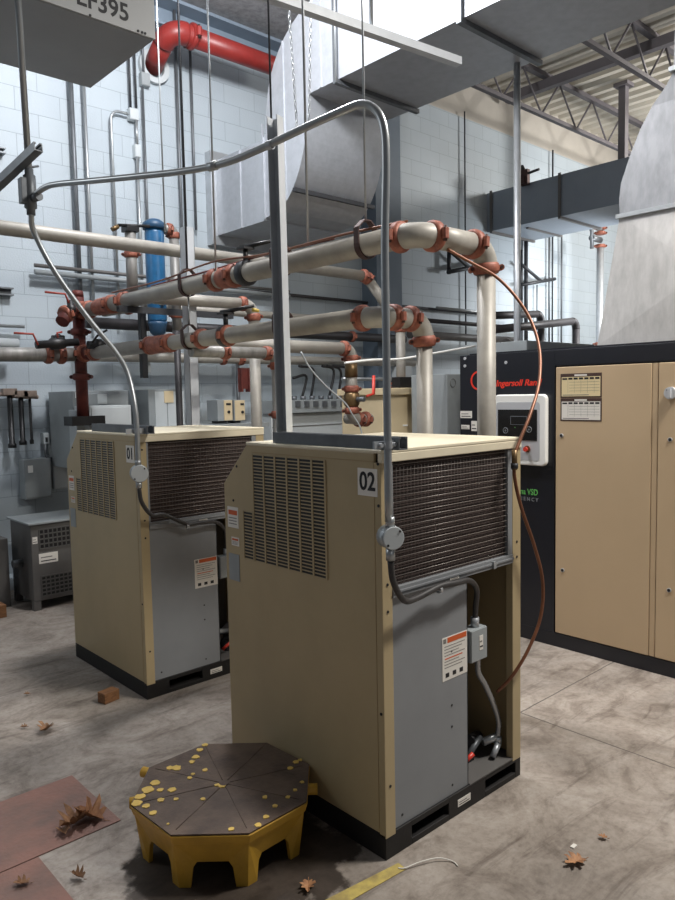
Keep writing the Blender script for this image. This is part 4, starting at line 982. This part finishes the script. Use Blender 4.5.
# pole light strip: strut post leaning left top (channel end)
rail([atZ(39, 151, 2.6), atZ(-60, 243, 2.38)], .038, .038, 'strut_channel', 'dark strut channel poking in from the left edge beside the tee fitting', 'strut')
q = atZ(39, 149, 2.6)
solo(MB().cyl(fit+V((0, .03, .11)), V(fit)+V((.055, .03, .13)), .005, 8), 'hook_bolt', 'strut', 'tiny hook bolt on the hanging conduit above the tee fitting', 'bolt')
bz = lambda z0, z1: [(6.22, z0), (WY, z0), (WY, z1), (6.22, z1), (6.22, z1-.012), (6.28, z1-.012), (6.28, z0+.012), (6.22, z0+.012)]
solo(MB().prism(bz(atY(10, 295, 6.2).z, atY(10, 287, 6.2).z), 0, atY(-10, 295, 6.2).x, atY(15, 295, 6.2).x), 'wall_bracket', 'strut', 'short strut bracket on the block wall at the left edge above the pipes', 'bracket')
solo(MB().prism(bz(atY(3, 152, 6.2).z, atY(3, 146, 6.2).z), 0, atY(-10, 152, 6.2).x, atY(7, 150, 6.2).x), 'wall_bracket', 'strut', 'small strut bracket on the block wall at the left edge near the channel end', 'bracket')
# triangular bracket right
t = thing('triangular_bracket', atY(520, 285, 6.2), 'dark triangular steel bracket on the bright wall right of the tall pole', 'bracket')
YB = 6.15
MB().sweep([atY(521, 285, YB), atY(555, 279, YB)], .026, 6).build('arm', 'strut_dark', t); MB().sweep([atY(521, 264, YB), atY(541, 281, YB)], .026, 6).build('brace', 'strut_dark', t); MB().sweep([atY(521, 250, YB+.07), atY(521, 300, YB+.07)], .028, 6).build('upright', 'strut_dark', t)
t = thing('triangular_bracket', atY(449, 270, 6.2), 'dark triangular steel bracket on the shaded wall behind the copper tube', 'bracket')
MB().sweep([atY(448, 272, YB), atY(480, 266, YB)], .03, 6).build('arm', 'strut_dark', t); MB().sweep([atY(449, 250, YB), atY(470, 268, YB)], .028, 6).build('brace', 'strut_dark', t); MB().sweep([atY(449, 246, YB+.05), atY(449, 274, YB+.05)], .03, 6).build('upright', 'strut_dark', t)
# valved vertical pipe at right wall
Yv = 5.7
xv = atY(600, 280, Yv).x; zt = atY(600, 218, Yv).z; zb = atY(600, 344, Yv).z
t = thing('valved_pipe', (xv, Yv, zb), 'upright galvanized pipe with red couplings and side valve on the bright wall', 'pipe')
MB().cyl((xv, Yv, 0), (xv, Yv, 3.75), .055, 18).build('pipe', 'galv', t)
for py_ in (228, 233, 246, 344): coupling(t, (xv, Yv, atY(600, py_, Yv).z), (0, 0, 1), .06)
z_v = atY(592, 238, Yv).z; MB().cyl((xv, Yv, z_v), (xv-.28, Yv, z_v), .045, 12).build('side_branch', 'strut', t); MB().sweep([(xv-.26, Yv, z_v-.16), (xv-.26, Yv, z_v+.1), (xv-.36, Yv, z_v+.2)], .03, 8).build('valve_handle', 'strut', t)
# far small pipe at y 200 near C duct bottom
# ================================================================ BACKGROUND ENCLOSURES
def encl(x0, y0, x1, y1, Y, dep, lab, m='enclosure', cat='electrical cabinet', doorm=None, group=None):
    a = atY(x0, y0, Y); b_ = atY(x1, y0, Y); c = atY(x0, y1, Y)
    t = thing('electrical_enclosure', ((a.x+b_.x)/2, Y, c.z), lab, cat, group)
    body = MB().box(a.x, b_.x, Y, Y+dep, c.z, a.z).build('cabinet_body', m, t, bevel=.005)
    return t, a.x, b_.x, c.z, a.z
t, xa, xb, zb, zt = encl(72, 391, 128, 470, 5.75, .5, 'large dark grey electrical cabinet on the wall above the dryer marked 01', 'enclosure')
MB().box(xa+.02, xb-.02, 5.742, 5.75, zb+.02, zt-.02).build('door', 'enclosure', t, bevel=.003)
m_ = MB(); a = atY(97, 394, 5.74); b_ = atY(107, 404, 5.74); m_.box(a.x, b_.x, 5.735, 5.742, b_.z, a.z); m_.build('nameplate', 'enclosure_light', t)
a = atY(75, 392, 5.74); b_ = atY(79, 398, 5.74); MB().box(a.x, b_.x, 5.737, 5.742, b_.z, a.z).build('label_sticker', 'white', t)
t, xa, xb, zb, zt = encl(89, 406, 131, 470, 5.45, .28, 'bright square grey box standing in front of the large dark cabinet', 'enclosure_light')
MB().box(xa+.015, xb-.015, 5.443, 5.45, zb+.015, zt-.015).build('door', 'enclosure_light', t, bevel=.003)
t, xa, xb, zb, zt = encl(76, 410, 87, 470, 5.55, .15, 'narrow grey box between the dark cabinet and the bright square one', 'enclosure_light')
t, xa, xb, zb, zt = encl(148, 389.5, 184, 470, 5.8, .4, 'tall two-door grey cabinet behind the dark upright pipe', 'enclosure')
MB().box(xa+.06, (xa+xb)/2-.004, 5.793, 5.80, zb, zt-.02).build('door', 'enclosure_light', t, bevel=.002); MB().box((xa+xb)/2+.004, xb-.01, 5.793, 5.80, zb, zt-.02).build('door', 'enclosure_light', t, bevel=.002)
a = atY(164, 391, 5.79); b_ = atY(173.5, 402.5, 5.79); MB().box(a.x, b_.x, 5.786, 5.793, b_.z, a.z).build('nameplate', 'cream', t)
a = atY(150, 362, 5.79); b_ = atY(157, 372, 5.79); m_ = MB().box(a.x, b_.x, 5.9, 6.0, b_.z, a.z)
solo(m_, 'outlet_box', 'enclosure_light', 'small square box above the tall two-door cabinet', 'electrical box', bevel=.003)
# small meter pair
for (x0, x1, lab) in ((217, 233, 'left one of two cream meter boxes behind the dryer marked 01'), (233.5, 245.5, 'right one of two cream meter boxes behind the dryer marked 01')):
    a = atY(x0, 400, 5.6); b_ = atY(x1, 420.5, 5.6); t = thing('meter_box', ((a.x+b_.x)/2, 5.6, b_.z), lab, 'meter box', 'cream meter boxes')
    MB().box(a.x+.004, b_.x-.004, 5.6, 5.78, b_.z, a.z).build('box_body', 'enclosure', t, bevel=.004)
    cv = MB().box(a.x+(.07 if x0 < 220 else .01), b_.x-.008, 5.592, 5.60, b_.z+.004, a.z-.004).build('cover', 'cream', t, bevel=.002)
    w = b_.x-a.x; MB().box(b_.x-w*.45, b_.x-w*.15, 5.589, 5.592, a.z-.05, a.z-.03).build('nameplate', 'ink', cv); k = MB(); k.disk((b_.x-w*.3, 5.592, b_.z+.08), (0, -1, 0), .014, .008, 10); k.build('knob', 'ink', cv)
    MB().box(a.x+w*.2, b_.x-w*.2, 5.65, 5.75, b_.z-.02, b_.z).build('foot', 'black', t)
a = atY(140, 428, 5.62); b_ = atY(262, 428, 5.62)
solo(MB().box(a.x, b_.x, 5.5, 5.9, a.z-.04, atY(230, 421.5, 5.6).z-.02), 'shelf_ledge', 'enclosure', 'grey shelf under the cream meter boxes', 'shelf')
# hanging red stand on wall pipe
q = atY(241, 365, 5.8); t = thing('pipe_support', (q.x, 5.75, atY(241, 392, 5.75).z), 'red hanging pipe support below the pale wall pipe above the meter boxes', 'pipe support')
m_ = MB(); z_t = atY(241, 368, 5.75).z; z_b = atY(241, 392, 5.75).z; m_.box(q.x-.055, q.x-.035, 5.72, 5.78, z_b, z_t); m_.box(q.x+.03, q.x+.05, 5.72, 5.78, z_b, z_t); m_.box(q.x-.05, q.x+.05, 5.74, 5.76, z_b+.03, z_t); m_.build('support_body', 'rust', t); coupling(t, (q.x+.02, 5.83, zp2), (1, 0, 0), .047)
# trough with fittings
a = atY(297, 400, 5.75); b_ = atY(347, 411, 5.75)
t = thing('wire_trough', (a.x, 5.75, b_.z), 'grey wireway along the wall fed by black flexible conduits', 'wireway')
MB().box(a.x-.3, b_.x, 5.75, 5.95, b_.z, a.z).build('trough', 'enclosure', t, bevel=.004)
for k in range(6): m_ = MB(); q = atY(298+9*k, 402, 5.74); m_.cyl((q.x, 5.80, a.z-.01), (q.x, 5.80, a.z+.04), .03, 10); m_.box(q.x-.03, q.x+.03, 5.735, 5.75, q.z-.05, q.z+.01); m_.build('cable_gland', 'strut', t)
a = atY(297, 411.5, 5.9); b_ = atY(367, 520, 5.9); t = thing('switchboard', (a.x, 6, .1), 'pale blue-grey switchboard cabinet below the wireway', 'electrical cabinet')
sb = MB().box(a.x-.4, b_.x, 5.82, WY, .02, b_.z if False else atY(330, 412, 5.82).z).build('cabinet_body', 'enclosure_light', t, bevel=.005); z_ = atY(330, 424, 5.82).z; MB().box(a.x-.39, b_.x-.02, 5.815, 5.82, z_-.008, z_).build('seam', 'grey_dark', t)
for i, (x0, x1, y0) in enumerate(((293, 304, 378), (299, 314, 366), (322, 332, 366), (327, 340, 366), (333, 352, 366))):
    gp = atY(298+9*(0, 1, 3, 4, 5)[i]+4, 398, 5.8)
    if i == 4: gp = atY(347, 396, 5.8)
    s0 = atY(x0, y0, 5.78); pk = lerp(s0, gp, .5)+V((.12, 0, .12))
    along([s0, pk, gp], .014, 'black', 'flexible_conduit', ('shortest leftmost', 'second from left', 'middle', 'fourth from left', 'rightmost')[i]+' black flexible conduit arching down into the wireway', 'conduit', 'black conduits into the wireway')
# far tan unit
a = atY(380, 388, 4.35); b_ = atY(414, 392, 4.35)
t = thing('tan_unit', ((a.x+b_.x)/2, 4.7, 0), 'cream-coloured unit with a lidded top behind the shorter riser', 'equipment cabinet')
zt = atY(390, 388, 4.35).z
MB().box(a.x+.06, b_.x+.5, 4.38, 4.9, .03, zt-.06).build('cabinet_body', 'cream', t, bevel=.006)
MB().box(a.x+.03, b_.x+.53, 4.34, 4.93, zt-.06, zt).build('lid', 'cream', t, bevel=.006)
MB().box(b_.x-.12, b_.x-.06, 4.374, 4.38, zt-.34, zt-.325).build('nameplate', 'white', t)
q = V((xd, 4.7, zt)); k = MB(); k.disk(q, (0, 0, 1), .11, .02, 20, 'coupling'); k.disk(q+V((0, 0, .035)), (0, 0, 1), .11, .02, 20, 'coupling'); k.cyl(q, q+V((0, 0, .06)), .06, 16, 'coupling'); k.build('pipe_flange', None, t)
MB().box(b_.x-.02, b_.x+.16, 4.5, 4.6, zt, zt+.1).build('solenoid', 'black', t)
# grey door column behind compressor's left
a = atY(447, 374, 3.9); b_ = atY(461, 374, 3.9); t = thing('grey_cabinet', (a.x, 3.9, 0), 'tall grey cabinet edge with a round knockout left of the compressor', 'electrical cabinet')
MB().box(a.x, a.x+.5, 3.9, 4.3, 0, atY(450, 374, 3.9).z).build('cabinet_body', 'enclosure', t, bevel=.004)
q = atY(453, 383, 3.895); MB().torus(q, (0, 1, 0), .035, .003, 20).build('knockout', 'grey_dark', t)
a = atY(431, 402, 4.6); b_ = atY(448, 402, 4.6); t = thing('control_box', (a.x, 4.6, .9), 'white control box with small dark switches between riser and grey cabinet', 'control box')
cb = MB().box(a.x, b_.x, 4.6, 4.9, .6, a.z).build('box_body', 'enclosure_light', t, bevel=.004)
k = MB()
for px_, py_ in ((433, 416), (435.5, 423), (433, 430)): q = atY(px_, py_, 4.595); k.disk(q, (0, -1, 0), .022, .02, 10)
a = atY(438, 404, 4.595); c = atY(444, 418, 4.595); k.box(a.x, c.x, 4.59, 4.6, c.z, a.z); k.build('switches', 'ink', t)
p = atY(432, 400, 4.75); solo(MB().sweep(spline([atY(431, 400, 4.75), atY(438, 397, 4.75), atY(444, 399, 4.75), atY(444, 405, 4.75)], 6), .045, 12), 'pink_elbow', 'coupling', 'short dusty red elbow above the white control box', 'pipe fitting', origin=p)
a = atY(404, 366, 5.7); b_ = atY(412, 380, 5.7); solo(MB().box(a.x, b_.x, 5.7, 5.9, b_.z, a.z), 'outlet_box', 'enclosure_light', 'square grey box on the wall behind the shorter riser', 'electrical box', bevel=.004)

# ================================================================ LEFT WALL ITEMS
t = None
for i, (px_, y0, y1, rr, lab) in enumerate(((9.5, 394, 448, .022, 'thickest'), (20.5, 396, 445, .020, 'middle'), (29.5, 396, 444, .011, 'thinnest'))):
    a = atY(px_, y0, 6.2); b_ = atY(px_, y1, 6.2); t = thing('hanging_tool', b_, lab+' of three long black-handled tools hanging head-up on the block wall', 'tool', 'tools hung on the wall')
    MB().sweep([(a.x, 6.2, b_.z), (a.x, 6.2, b_.z+.03), (a.x, 6.2, b_.z+.04), (a.x, 6.2, a.z)], [rr*1.5, rr*1.5, rr, rr], 12).build('handle', 'black', t)
    m_ = MB(); m_.box(a.x-.06, a.x+.05, 6.16, 6.24, a.z-.01, a.z+.045); m_.cyl((a.x-.08, 6.2, a.z), (a.x+.07, 6.2, a.z-.01), .018, 8); m_.build('head', 'head_tan', t, bevel=.004)
t, xa, xb, zb, zt = wbox(43, 433, 49.5, 444, .06, 'small receptacle box on the wall right of the hanging tools'); MB().box((xa+xb)/2-.01, (xa+xb)/2+.01, WY-.07, WY-.065, (zb+zt)/2-.03, (zb+zt)/2+.01).build('socket', 'ink', t)
wbox(48, 444, 66, 457, .05, 'flat light grey wall box upper right of the larger wall box', 'enclosure')
t, xa, xb, zb, zt = wbox(23.5, 460, 52.5, 497, .12, 'larger light grey wall box below the receptacle', 'enclosure'); MB().box(xa+.03, xa+.07, WY-.13, WY-.125, zt-.11, zt-.05).build('label_sticker', 'white', t)
wbox(53, 462, 68, 488, .08, 'pale flat wall box between the larger wall box and the dryer marked 01', 'enclosure_light')
a = atY(45, 444, 6.24); pts = [a, (a.x, 6.24, atY(45, 458, 6.24).z), (atY(66, 458, 6.24).x, 6.24, atY(66, 458, 6.24).z)]
pts, _ = fillet(pts, .04); solo(MB().sweep(pts, .012, 8), 'bent_conduit', 'strut', 'small conduit bending right under the receptacle box', 'conduit', origin=pts[0])
# transformer
tx0, tx1, ty0, ty1, tz1 = 1.875, 2.62, 5.39, 5.82, .64
t = thing('transformer', (2.2, 5.6, 0), 'grey vented floor transformer standing against the wall at the left', 'transformer')
MB().box(tx0, tx1, ty0, ty1, .07, tz1).build('housing', 'grey_dark', t, bevel=.005)
MB().box(tx0-.02, tx1+.02, ty0-.02, ty1+.02, tz1, tz1+.015).build('top_cover', 'enclosure', t, bevel=.003)
for xx_ in (tx0, tx1-.05):
    for yy_ in (ty0, ty1-.05): MB().box(xx_, xx_+.05, yy_, yy_+.05, 0, .07).build('leg', 'grey_dark', t)
def vent(z0, z1, nr):
    m_ = MB(); m_.box(tx0+.06, tx1-.03, ty0-.002, ty0+.001, z0, z1, 'black')
    for j in range(nr+1): zz = z0+(z1-z0)*j/nr; m_.box(tx0+.06, tx1-.03, ty0-.007, ty0-.002, zz-.005, zz+.005, 'grey_dark')
    for i in range(21): xx_ = tx0+.06+(tx1-tx0-.09)*i/20; m_.box(xx_-.004, xx_+.004, ty0-.007, ty0-.002, z0, z1, 'grey_dark')
    m_.build('vent_grille', None, t)
vent(.455, .60, 4); vent(.10, .25, 5)
plabel(t, 'rating_label', (tx0+.05, ty0-.001, .345), (1, 0, 0), (0, 0, 1), .14, .075, 'small'); plabel(t, 'rating_label', (tx0+.01, ty0-.001, .50), (1, 0, 0), (0, 0, 1), .035, .05, 'small')
k = MB(); k.cyl((tx0, 5.6, .33), (tx0-.07, 5.6, .33), .03, 12, 'strut'); k.build('side_fitting', None, t)
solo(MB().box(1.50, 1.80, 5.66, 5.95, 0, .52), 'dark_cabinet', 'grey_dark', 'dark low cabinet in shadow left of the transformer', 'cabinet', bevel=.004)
# left edge post and block
q = atZ(7, 617, 0)
solo(MB().box(q.x-.25, q.x+.0, q.y, q.y+.12, 0, .09), 'wood_block', 'wood', 'wooden block on the floor at the left edge beside the transformer', 'wood block', bevel=.003)
solo(MB().box(q.x-.22, q.x-.05, q.y+.02, q.y+.1, .09, .85), 'steel_post', 'grey_dark', 'dark post standing on the wooden block at the left edge', 'post')
# brick/wood block by dryer 01
a = atZ(103, 705, 0); t = Matrix.Rotation(math.radians(12), 3, 'Z')
solo(MB().box(a.x, a.x+.09, a.y, a.y+.06, 0, .055, rot=t), 'wood_block', 'wood', 'small brown wooden block on the floor in front of the dryer marked 01', 'wood block', bevel=.003)

# ================================================================ COPPER TUBE
YH = 1.575
pA_ = V((HX+.14, cornerY-.06, Z1-.02))
pts = [atZ(449, 250, 2.15), atX(470, 262, 2.62), atX(495, 276, 2.60), atX(515, 296, 2.58), atX(531, 321, 2.55), atX(539.5, 350, 2.52), atX(539, 383, 2.49), atX(530, 415, 2.46), atX(520, 440, 2.445), atX(514.5, 458, 2.44), atX(515, 480, 2.44), atX(522, 510, 2.45), atX(534, 545, 2.47), atX(542.5, 580, 2.48), atX(541, 615, 2.47), atX(529, 648, 2.44), atX(513, 675, 2.37), atX(497, 692, 2.30)]
t = thing('copper_tube', atZ(449, 250, 2.15), 'long copper-brown tube curving from the upper header down past the dryer marked 02', 'tube')
tube_pts = []
Ys = [2.05, 1.98, 1.9, 1.82, 1.75, 1.68, 1.62, 1.585, 1.575, 1.57, 1.57, 1.565, 1.56, 1.56, 1.56, 1.57, 1.60, 1.66]
src = [(447, 249), (470, 262), (495, 276), (515, 296), (531, 321), (539.5, 350), (539, 383), (530, 415), (520, 440), (514.5, 458), (515, 480), (522, 510), (534, 545), (542.5, 580), (541, 615), (529, 648), (513, 675), (497, 692)]
tube_pts = [atY(sx_, sy_, yy_) for (sx_, sy_), yy_ in zip(src, Ys)]
MB().sweep(spline(tube_pts, 8), .0068, 12).build('tube', 'copper', t)
q = tube_pts[9]; k = MB(); k.cyl(q-V((0, 0, .045)), q+V((0, 0, .03)), .0105, 12, 'brass'); k.cyl(q-V((0, 0, .04)), q-V((0, 0, .02)), .014, 8, 'strut_dark'); k.build('union_fitting', None, t)

# ================================================================ YELLOW STOOL
sc_ = V((1.346, 2.098, 0)); Rb, Rt, hz = .285, .312, .193
def octa(R, z, off=25.3): return [sc_+V((R*math.cos(math.radians(off+45*i)), R*math.sin(math.radians(off+45*i)), z)) for i in range(8)]
t = thing('step_stool', sc_, 'low yellow octagonal plastic step with a worn brown top on the floor', 'step')
mb = MB(); A = octa(Rb, .085); B = octa(Rt*.985, hz-.035); Ai = [p+(sc_-p).normalized()*.018 for p in A]; Bi = [p+(sc_-p)*.06 for p in B]
for i in range(8):
    j = (i+1) % 8
    def qd(a, b_, c, d): mb.bm.faces.new([mb.bm.verts.new(v) for v in (a, b_, c, d)])
    # skirt with arch between legs
    a0, a1 = A[i], A[j]; b0_, b1_ = B[i], B[j]
    n = ((a0+a1)/2-sc_); n.z = 0; n.normalize(); th = -n*.014
    low0 = octa(Rb, 0)[i]; low1 = octa(Rb, 0)[j]
    prof_o = [low0, lerp(low0, low1, .17), lerp(a0, a1, .21)-V((0, 0, .02)), lerp(a0, a1, .27), lerp(a0, a1, .73), lerp(a0, a1, .79)-V((0, 0, .02)), lerp(low0, low1, .83), low1, b1_, b0_]
    mb.hull(prof_o, [p+th for p in prof_o])
mb.build('skirt', 'yellow', t, label='yellow skirt with eight short feet')
rim = MB(); rim.hull(octa(Rt*1.0, hz-.035), octa(Rt*1.03, hz-.004)); rim.build('rim', 'yellow', t, bevel=.003)
k = MB(); k.hull(octa(Rt*1.005, hz-.012), octa(Rt*1.02, hz+.003), 'yellow_worn')
# lifting tabs
for px_, py_ in ((131, 803), (144, 772), (316, 789)):
    q = atZ(px_, py_, hz-.022); dd = (sc_+V((0, 0, hz-.022))-q).normalized(); MB().cyl(q-dd*.005, q+dd*.06, .019, 12).build('lug', 'yellow', t)
# centre boss & ribs & groove
c0 = sc_+V((0, 0, hz+.003)); k.disk(c0, (0, 0, 1), .018, .003, 16, 'yellow_worn') 
for i in range(8):
    an = math.radians(25.3+45*i); k.sweep([c0+V((.02*math.cos(an), .02*math.sin(an), 0)), c0+V((Rt*.93*math.cos(an), Rt*.93*math.sin(an), 0))], .0018, 6, 'yellow_worn')
# worn yellow patches along rim
random.seed(5)
def blob(c, r, m='yellow_patch'):
    n = 12; ps = [c+V((r*(.7+.45*random.random())*math.cos(2*PI*i/n), r*(.7+.45*random.random())*math.sin(2*PI*i/n), 0)) for i in range(n)]
    k.hull([p+V((0, 0, .0016)) for p in ps], [p-V((0, 0, .001)) for p in ps], m)
for px_, py_, r_ in ((205,745,.012),(200,750,.014),(196,757,.016),(192,762,.012),(176,768,.02),(170,768,.014),(155,783,.018),(148,790,.022),(140,797,.02),(137,803,.02),(160,790,.012),(172,790,.016),(146,806,.014),(153,813,.014),(161,800,.012),(176,799,.009),(203,799,.010),(222,786,.014),(217,785,.01),(190,778,.010),(193,774,.008),(205,770,.012),(296,762,.012),(290,768,.012),(300,760,.009),(302,782,.008),(295,790,.008),(288,797,.009),(275,806,.009),(266,817,.010),(258,825,.012),(231,829,.010),(265,797,.010),(168,824,.005)):
    blob(atZ(px_, py_, hz+.004), r_)
k.build('top_plate', None, t)

# ================================================================ FLOOR ITEMS
a = atZ(72, 776, 0); b_ = atZ(118, 822, 0); c = atZ(38, 857, 0)
pl = MB(); pl.box(a.x-1.3, a.x, b_.y-.0, a.y, 0, .004)
solo(pl, 'floor_plate', 'plate', 'reddish steel cover plate set in the concrete at the lower left', 'floor plate', bevel=.001)
pl = MB(); pl.box(c.x-1.0, c.x, b_.y-.9, b_.y-.006, 0, .004)
solo(pl, 'floor_plate', 'plate', 'second reddish cover plate in the lower left corner, nearer the camera', 'floor plate', bevel=.001)
def leaf(px_, py_, size, rz, lab, m='leaf', curl=.35):
    p = atZ(px_, py_, .004); mb = MB(); outl = []
    lob = [(0, -.5), (.05, -.42), (.2, -.45), (.26, -.32), (.13, -.22), (.34, -.18), (.46, -.02), (.3, .0), (.16, .02), (.3, .18), (.36, .34), (.2, .28), (.1, .26), (.12, .42), (0, .56)]
    ptsL = lob+[(-x_, y_) for x_, y_ in lob[-2:0:-1]]
    random.seed(int(px_*7+py_))
    cen = mb.bm.verts.new((0, 0, .004))
    spine = [mb.bm.verts.new((0, -.4+.1*i*size*0+.13*i, 0)) for i in range(0)]
    vs = []
    for x_, y_ in ptsL:
        x_ += random.uniform(-.03, .03); y_ += random.uniform(-.03, .03)
        z = size*(abs(x_)*curl*1.2+max(0, y_)*curl*.4+random.uniform(0, .06))
        vs.append(mb.bm.verts.new((x_*size, y_*size, z+.004)))
    top = []
    for i in range(len(vs)): top.append(mb.bm.faces.new([cen, vs[i], vs[(i+1) % len(vs)]]))
    mb.sweep([(0, -.5*size, .003), (0, -.72*size, .006)], .0012, 5)
    Rm = Matrix.Rotation(rz, 4, 'Z'); bmesh.ops.transform(mb.bm, matrix=Matrix.Translation(p) @ Rm, verts=mb.bm.verts)
    o = solo(mb, 'oak_leaf', m, lab, 'leaf', 'dry leaves on the floor', origin=p)
    sm = o.modifiers.new('solid', 'SOLIDIFY'); sm.thickness = .0008
    return o
leaf(575, 863, .075, 1.2, 'dry brown lobed leaf on the open floor right of the dryer marked 02')
leaf(603, 838, .03, .3, 'tiny dry leaf behind the lobed leaf at the lower right')
leaf(308, 888, .06, 2.4, 'dry leaf between the yellow step and the yellow floor tape')
leaf(90, 818, .12, .5, 'larger crumpled leaf lying on the reddish plate edge, right one', 'leaf', .8)
leaf(74, 825, .12, 1.9, 'crumpled leaf touching the larger one on the reddish plate edge', 'leaf_dark', .9)
leaf(64, 834, .06, 2.9, 'leaf scrap left of the crumpled pair on the reddish plate', 'leaf_dark', .8)
leaf(78, 878, .05, .4, 'small dark leaf below the crumpled pair near the bottom edge', 'leaf_dark', .9)
leaf(46, 731, .085, 2.2, 'dark leaf on the floor left of the small brown block, largest one there', 'leaf_dark', .8)
leaf(24, 728, .03, 1.2, 'small leaf scrap at the far left of the floor beyond the plate', 'leaf_dark', .8)
leaf(22, 885, .05, 1.0, 'thin leaf curl in the lower left corner on the nearer plate', 'leaf_dark', .6)
leaf(27, 695, .03, 1.0, 'leaf crumb on the floor nearest the transformer', 'leaf_dark', .6)
# yellow tape line and label strip
q0 = atZ(330, 905, .001); q1 = atZ(402, 866, .001); dv = (q1-q0).normalized(); sd = dv.cross(V((0, 0, 1)))*.026
mb = MB(); mb.hull([q0+sd, q0-sd, q1-sd*.7, q1+sd*.8], [p+V((0, 0, .0015)) for p in (q0+sd, q0-sd, q1-sd*.7, q1+sd*.8)])
solo(mb, 'floor_tape', 'tape', 'worn yellow floor tape strip in front of the dryer marked 02', 'tape')
sp = spline([atZ(398, 868, .004), atZ(405, 868, .006), atZ(420, 862, .012), atZ(438, 858, .012), atZ(452, 861, .004), atZ(458, 866, .003)], 6)
solo(MB().sweep(sp, .0022, 6), 'plastic_strip', 'paper', 'thin pale plastic tie curling beside the yellow floor tape', 'cable tie', origin=sp[0])
q = atZ(574, 846, .003); solo(MB().box(q.x-.012, q.x+.012, q.y-.006, q.y+.008, 0, .004), 'paper_scrap', 'paper', 'tiny white paper scrap just beyond the lobed leaf', 'scrap')

# ================================================================ LIGHT
w = bpy.data.worlds.new('world'); S.world = w; w.use_nodes = True
bg = w.node_tree.nodes['Background']; bg.inputs[0].default_value = (.80, .88, 1, 1); bg.inputs[1].default_value = .12
def area(name, loc, power, sx, sy, target=None, col=(1, .97, .92)):
    l = bpy.data.lights.new(name, 'AREA'); l.energy = power; l.shape = 'RECTANGLE'; l.size = sx; l.size_y = sy; l.color = col
    o = bpy.data.objects.new(name, l); C.objects.link(o); o.location = loc
    if target: o.rotation_euler = (V(target)-V(loc)).to_track_quat('-Z', 'Y').to_euler()
    return o
def bulb(name, loc, power, r=.25, col=(1, .97, .92)):
    l = bpy.data.lights.new(name, 'POINT'); l.energy = power; l.shadow_soft_size = r; l.color = col
    o = bpy.data.objects.new(name, l); C.objects.link(o); o.location = loc; return o
bulb('ceiling_lamp_centre', (2.6, 3.7, 4.7), 370, .2, (.98, .98, 1))
bulb('ceiling_lamp_right', (11.2, 2.6, 4.9), 560, .3, (1, .97, .93))
area('ceiling_lamp_near', (3.45, .3, 4.3), 210, 1.0, .4, col=(1, .96, .9))
bulb('wall_side_lamp', (-.9, 4.9, 3.6), 66, .25, (.95, .98, 1))
area('wall_fill_light', (10.0, 4.5, 2.9), 60, .9, .2, target=(10.2, 6.3, 2.7), col=(.96, .98, 1))  # unseen fill added behind the hood to brighten the back wall
S.view_settings.view_transform = 'Standard'; S.view_settings.look = 'None'; S.view_settings.gamma = 1; S.view_settings.exposure = 0
try: S.view_settings.use_curve_mapping = False
except Exception: pass
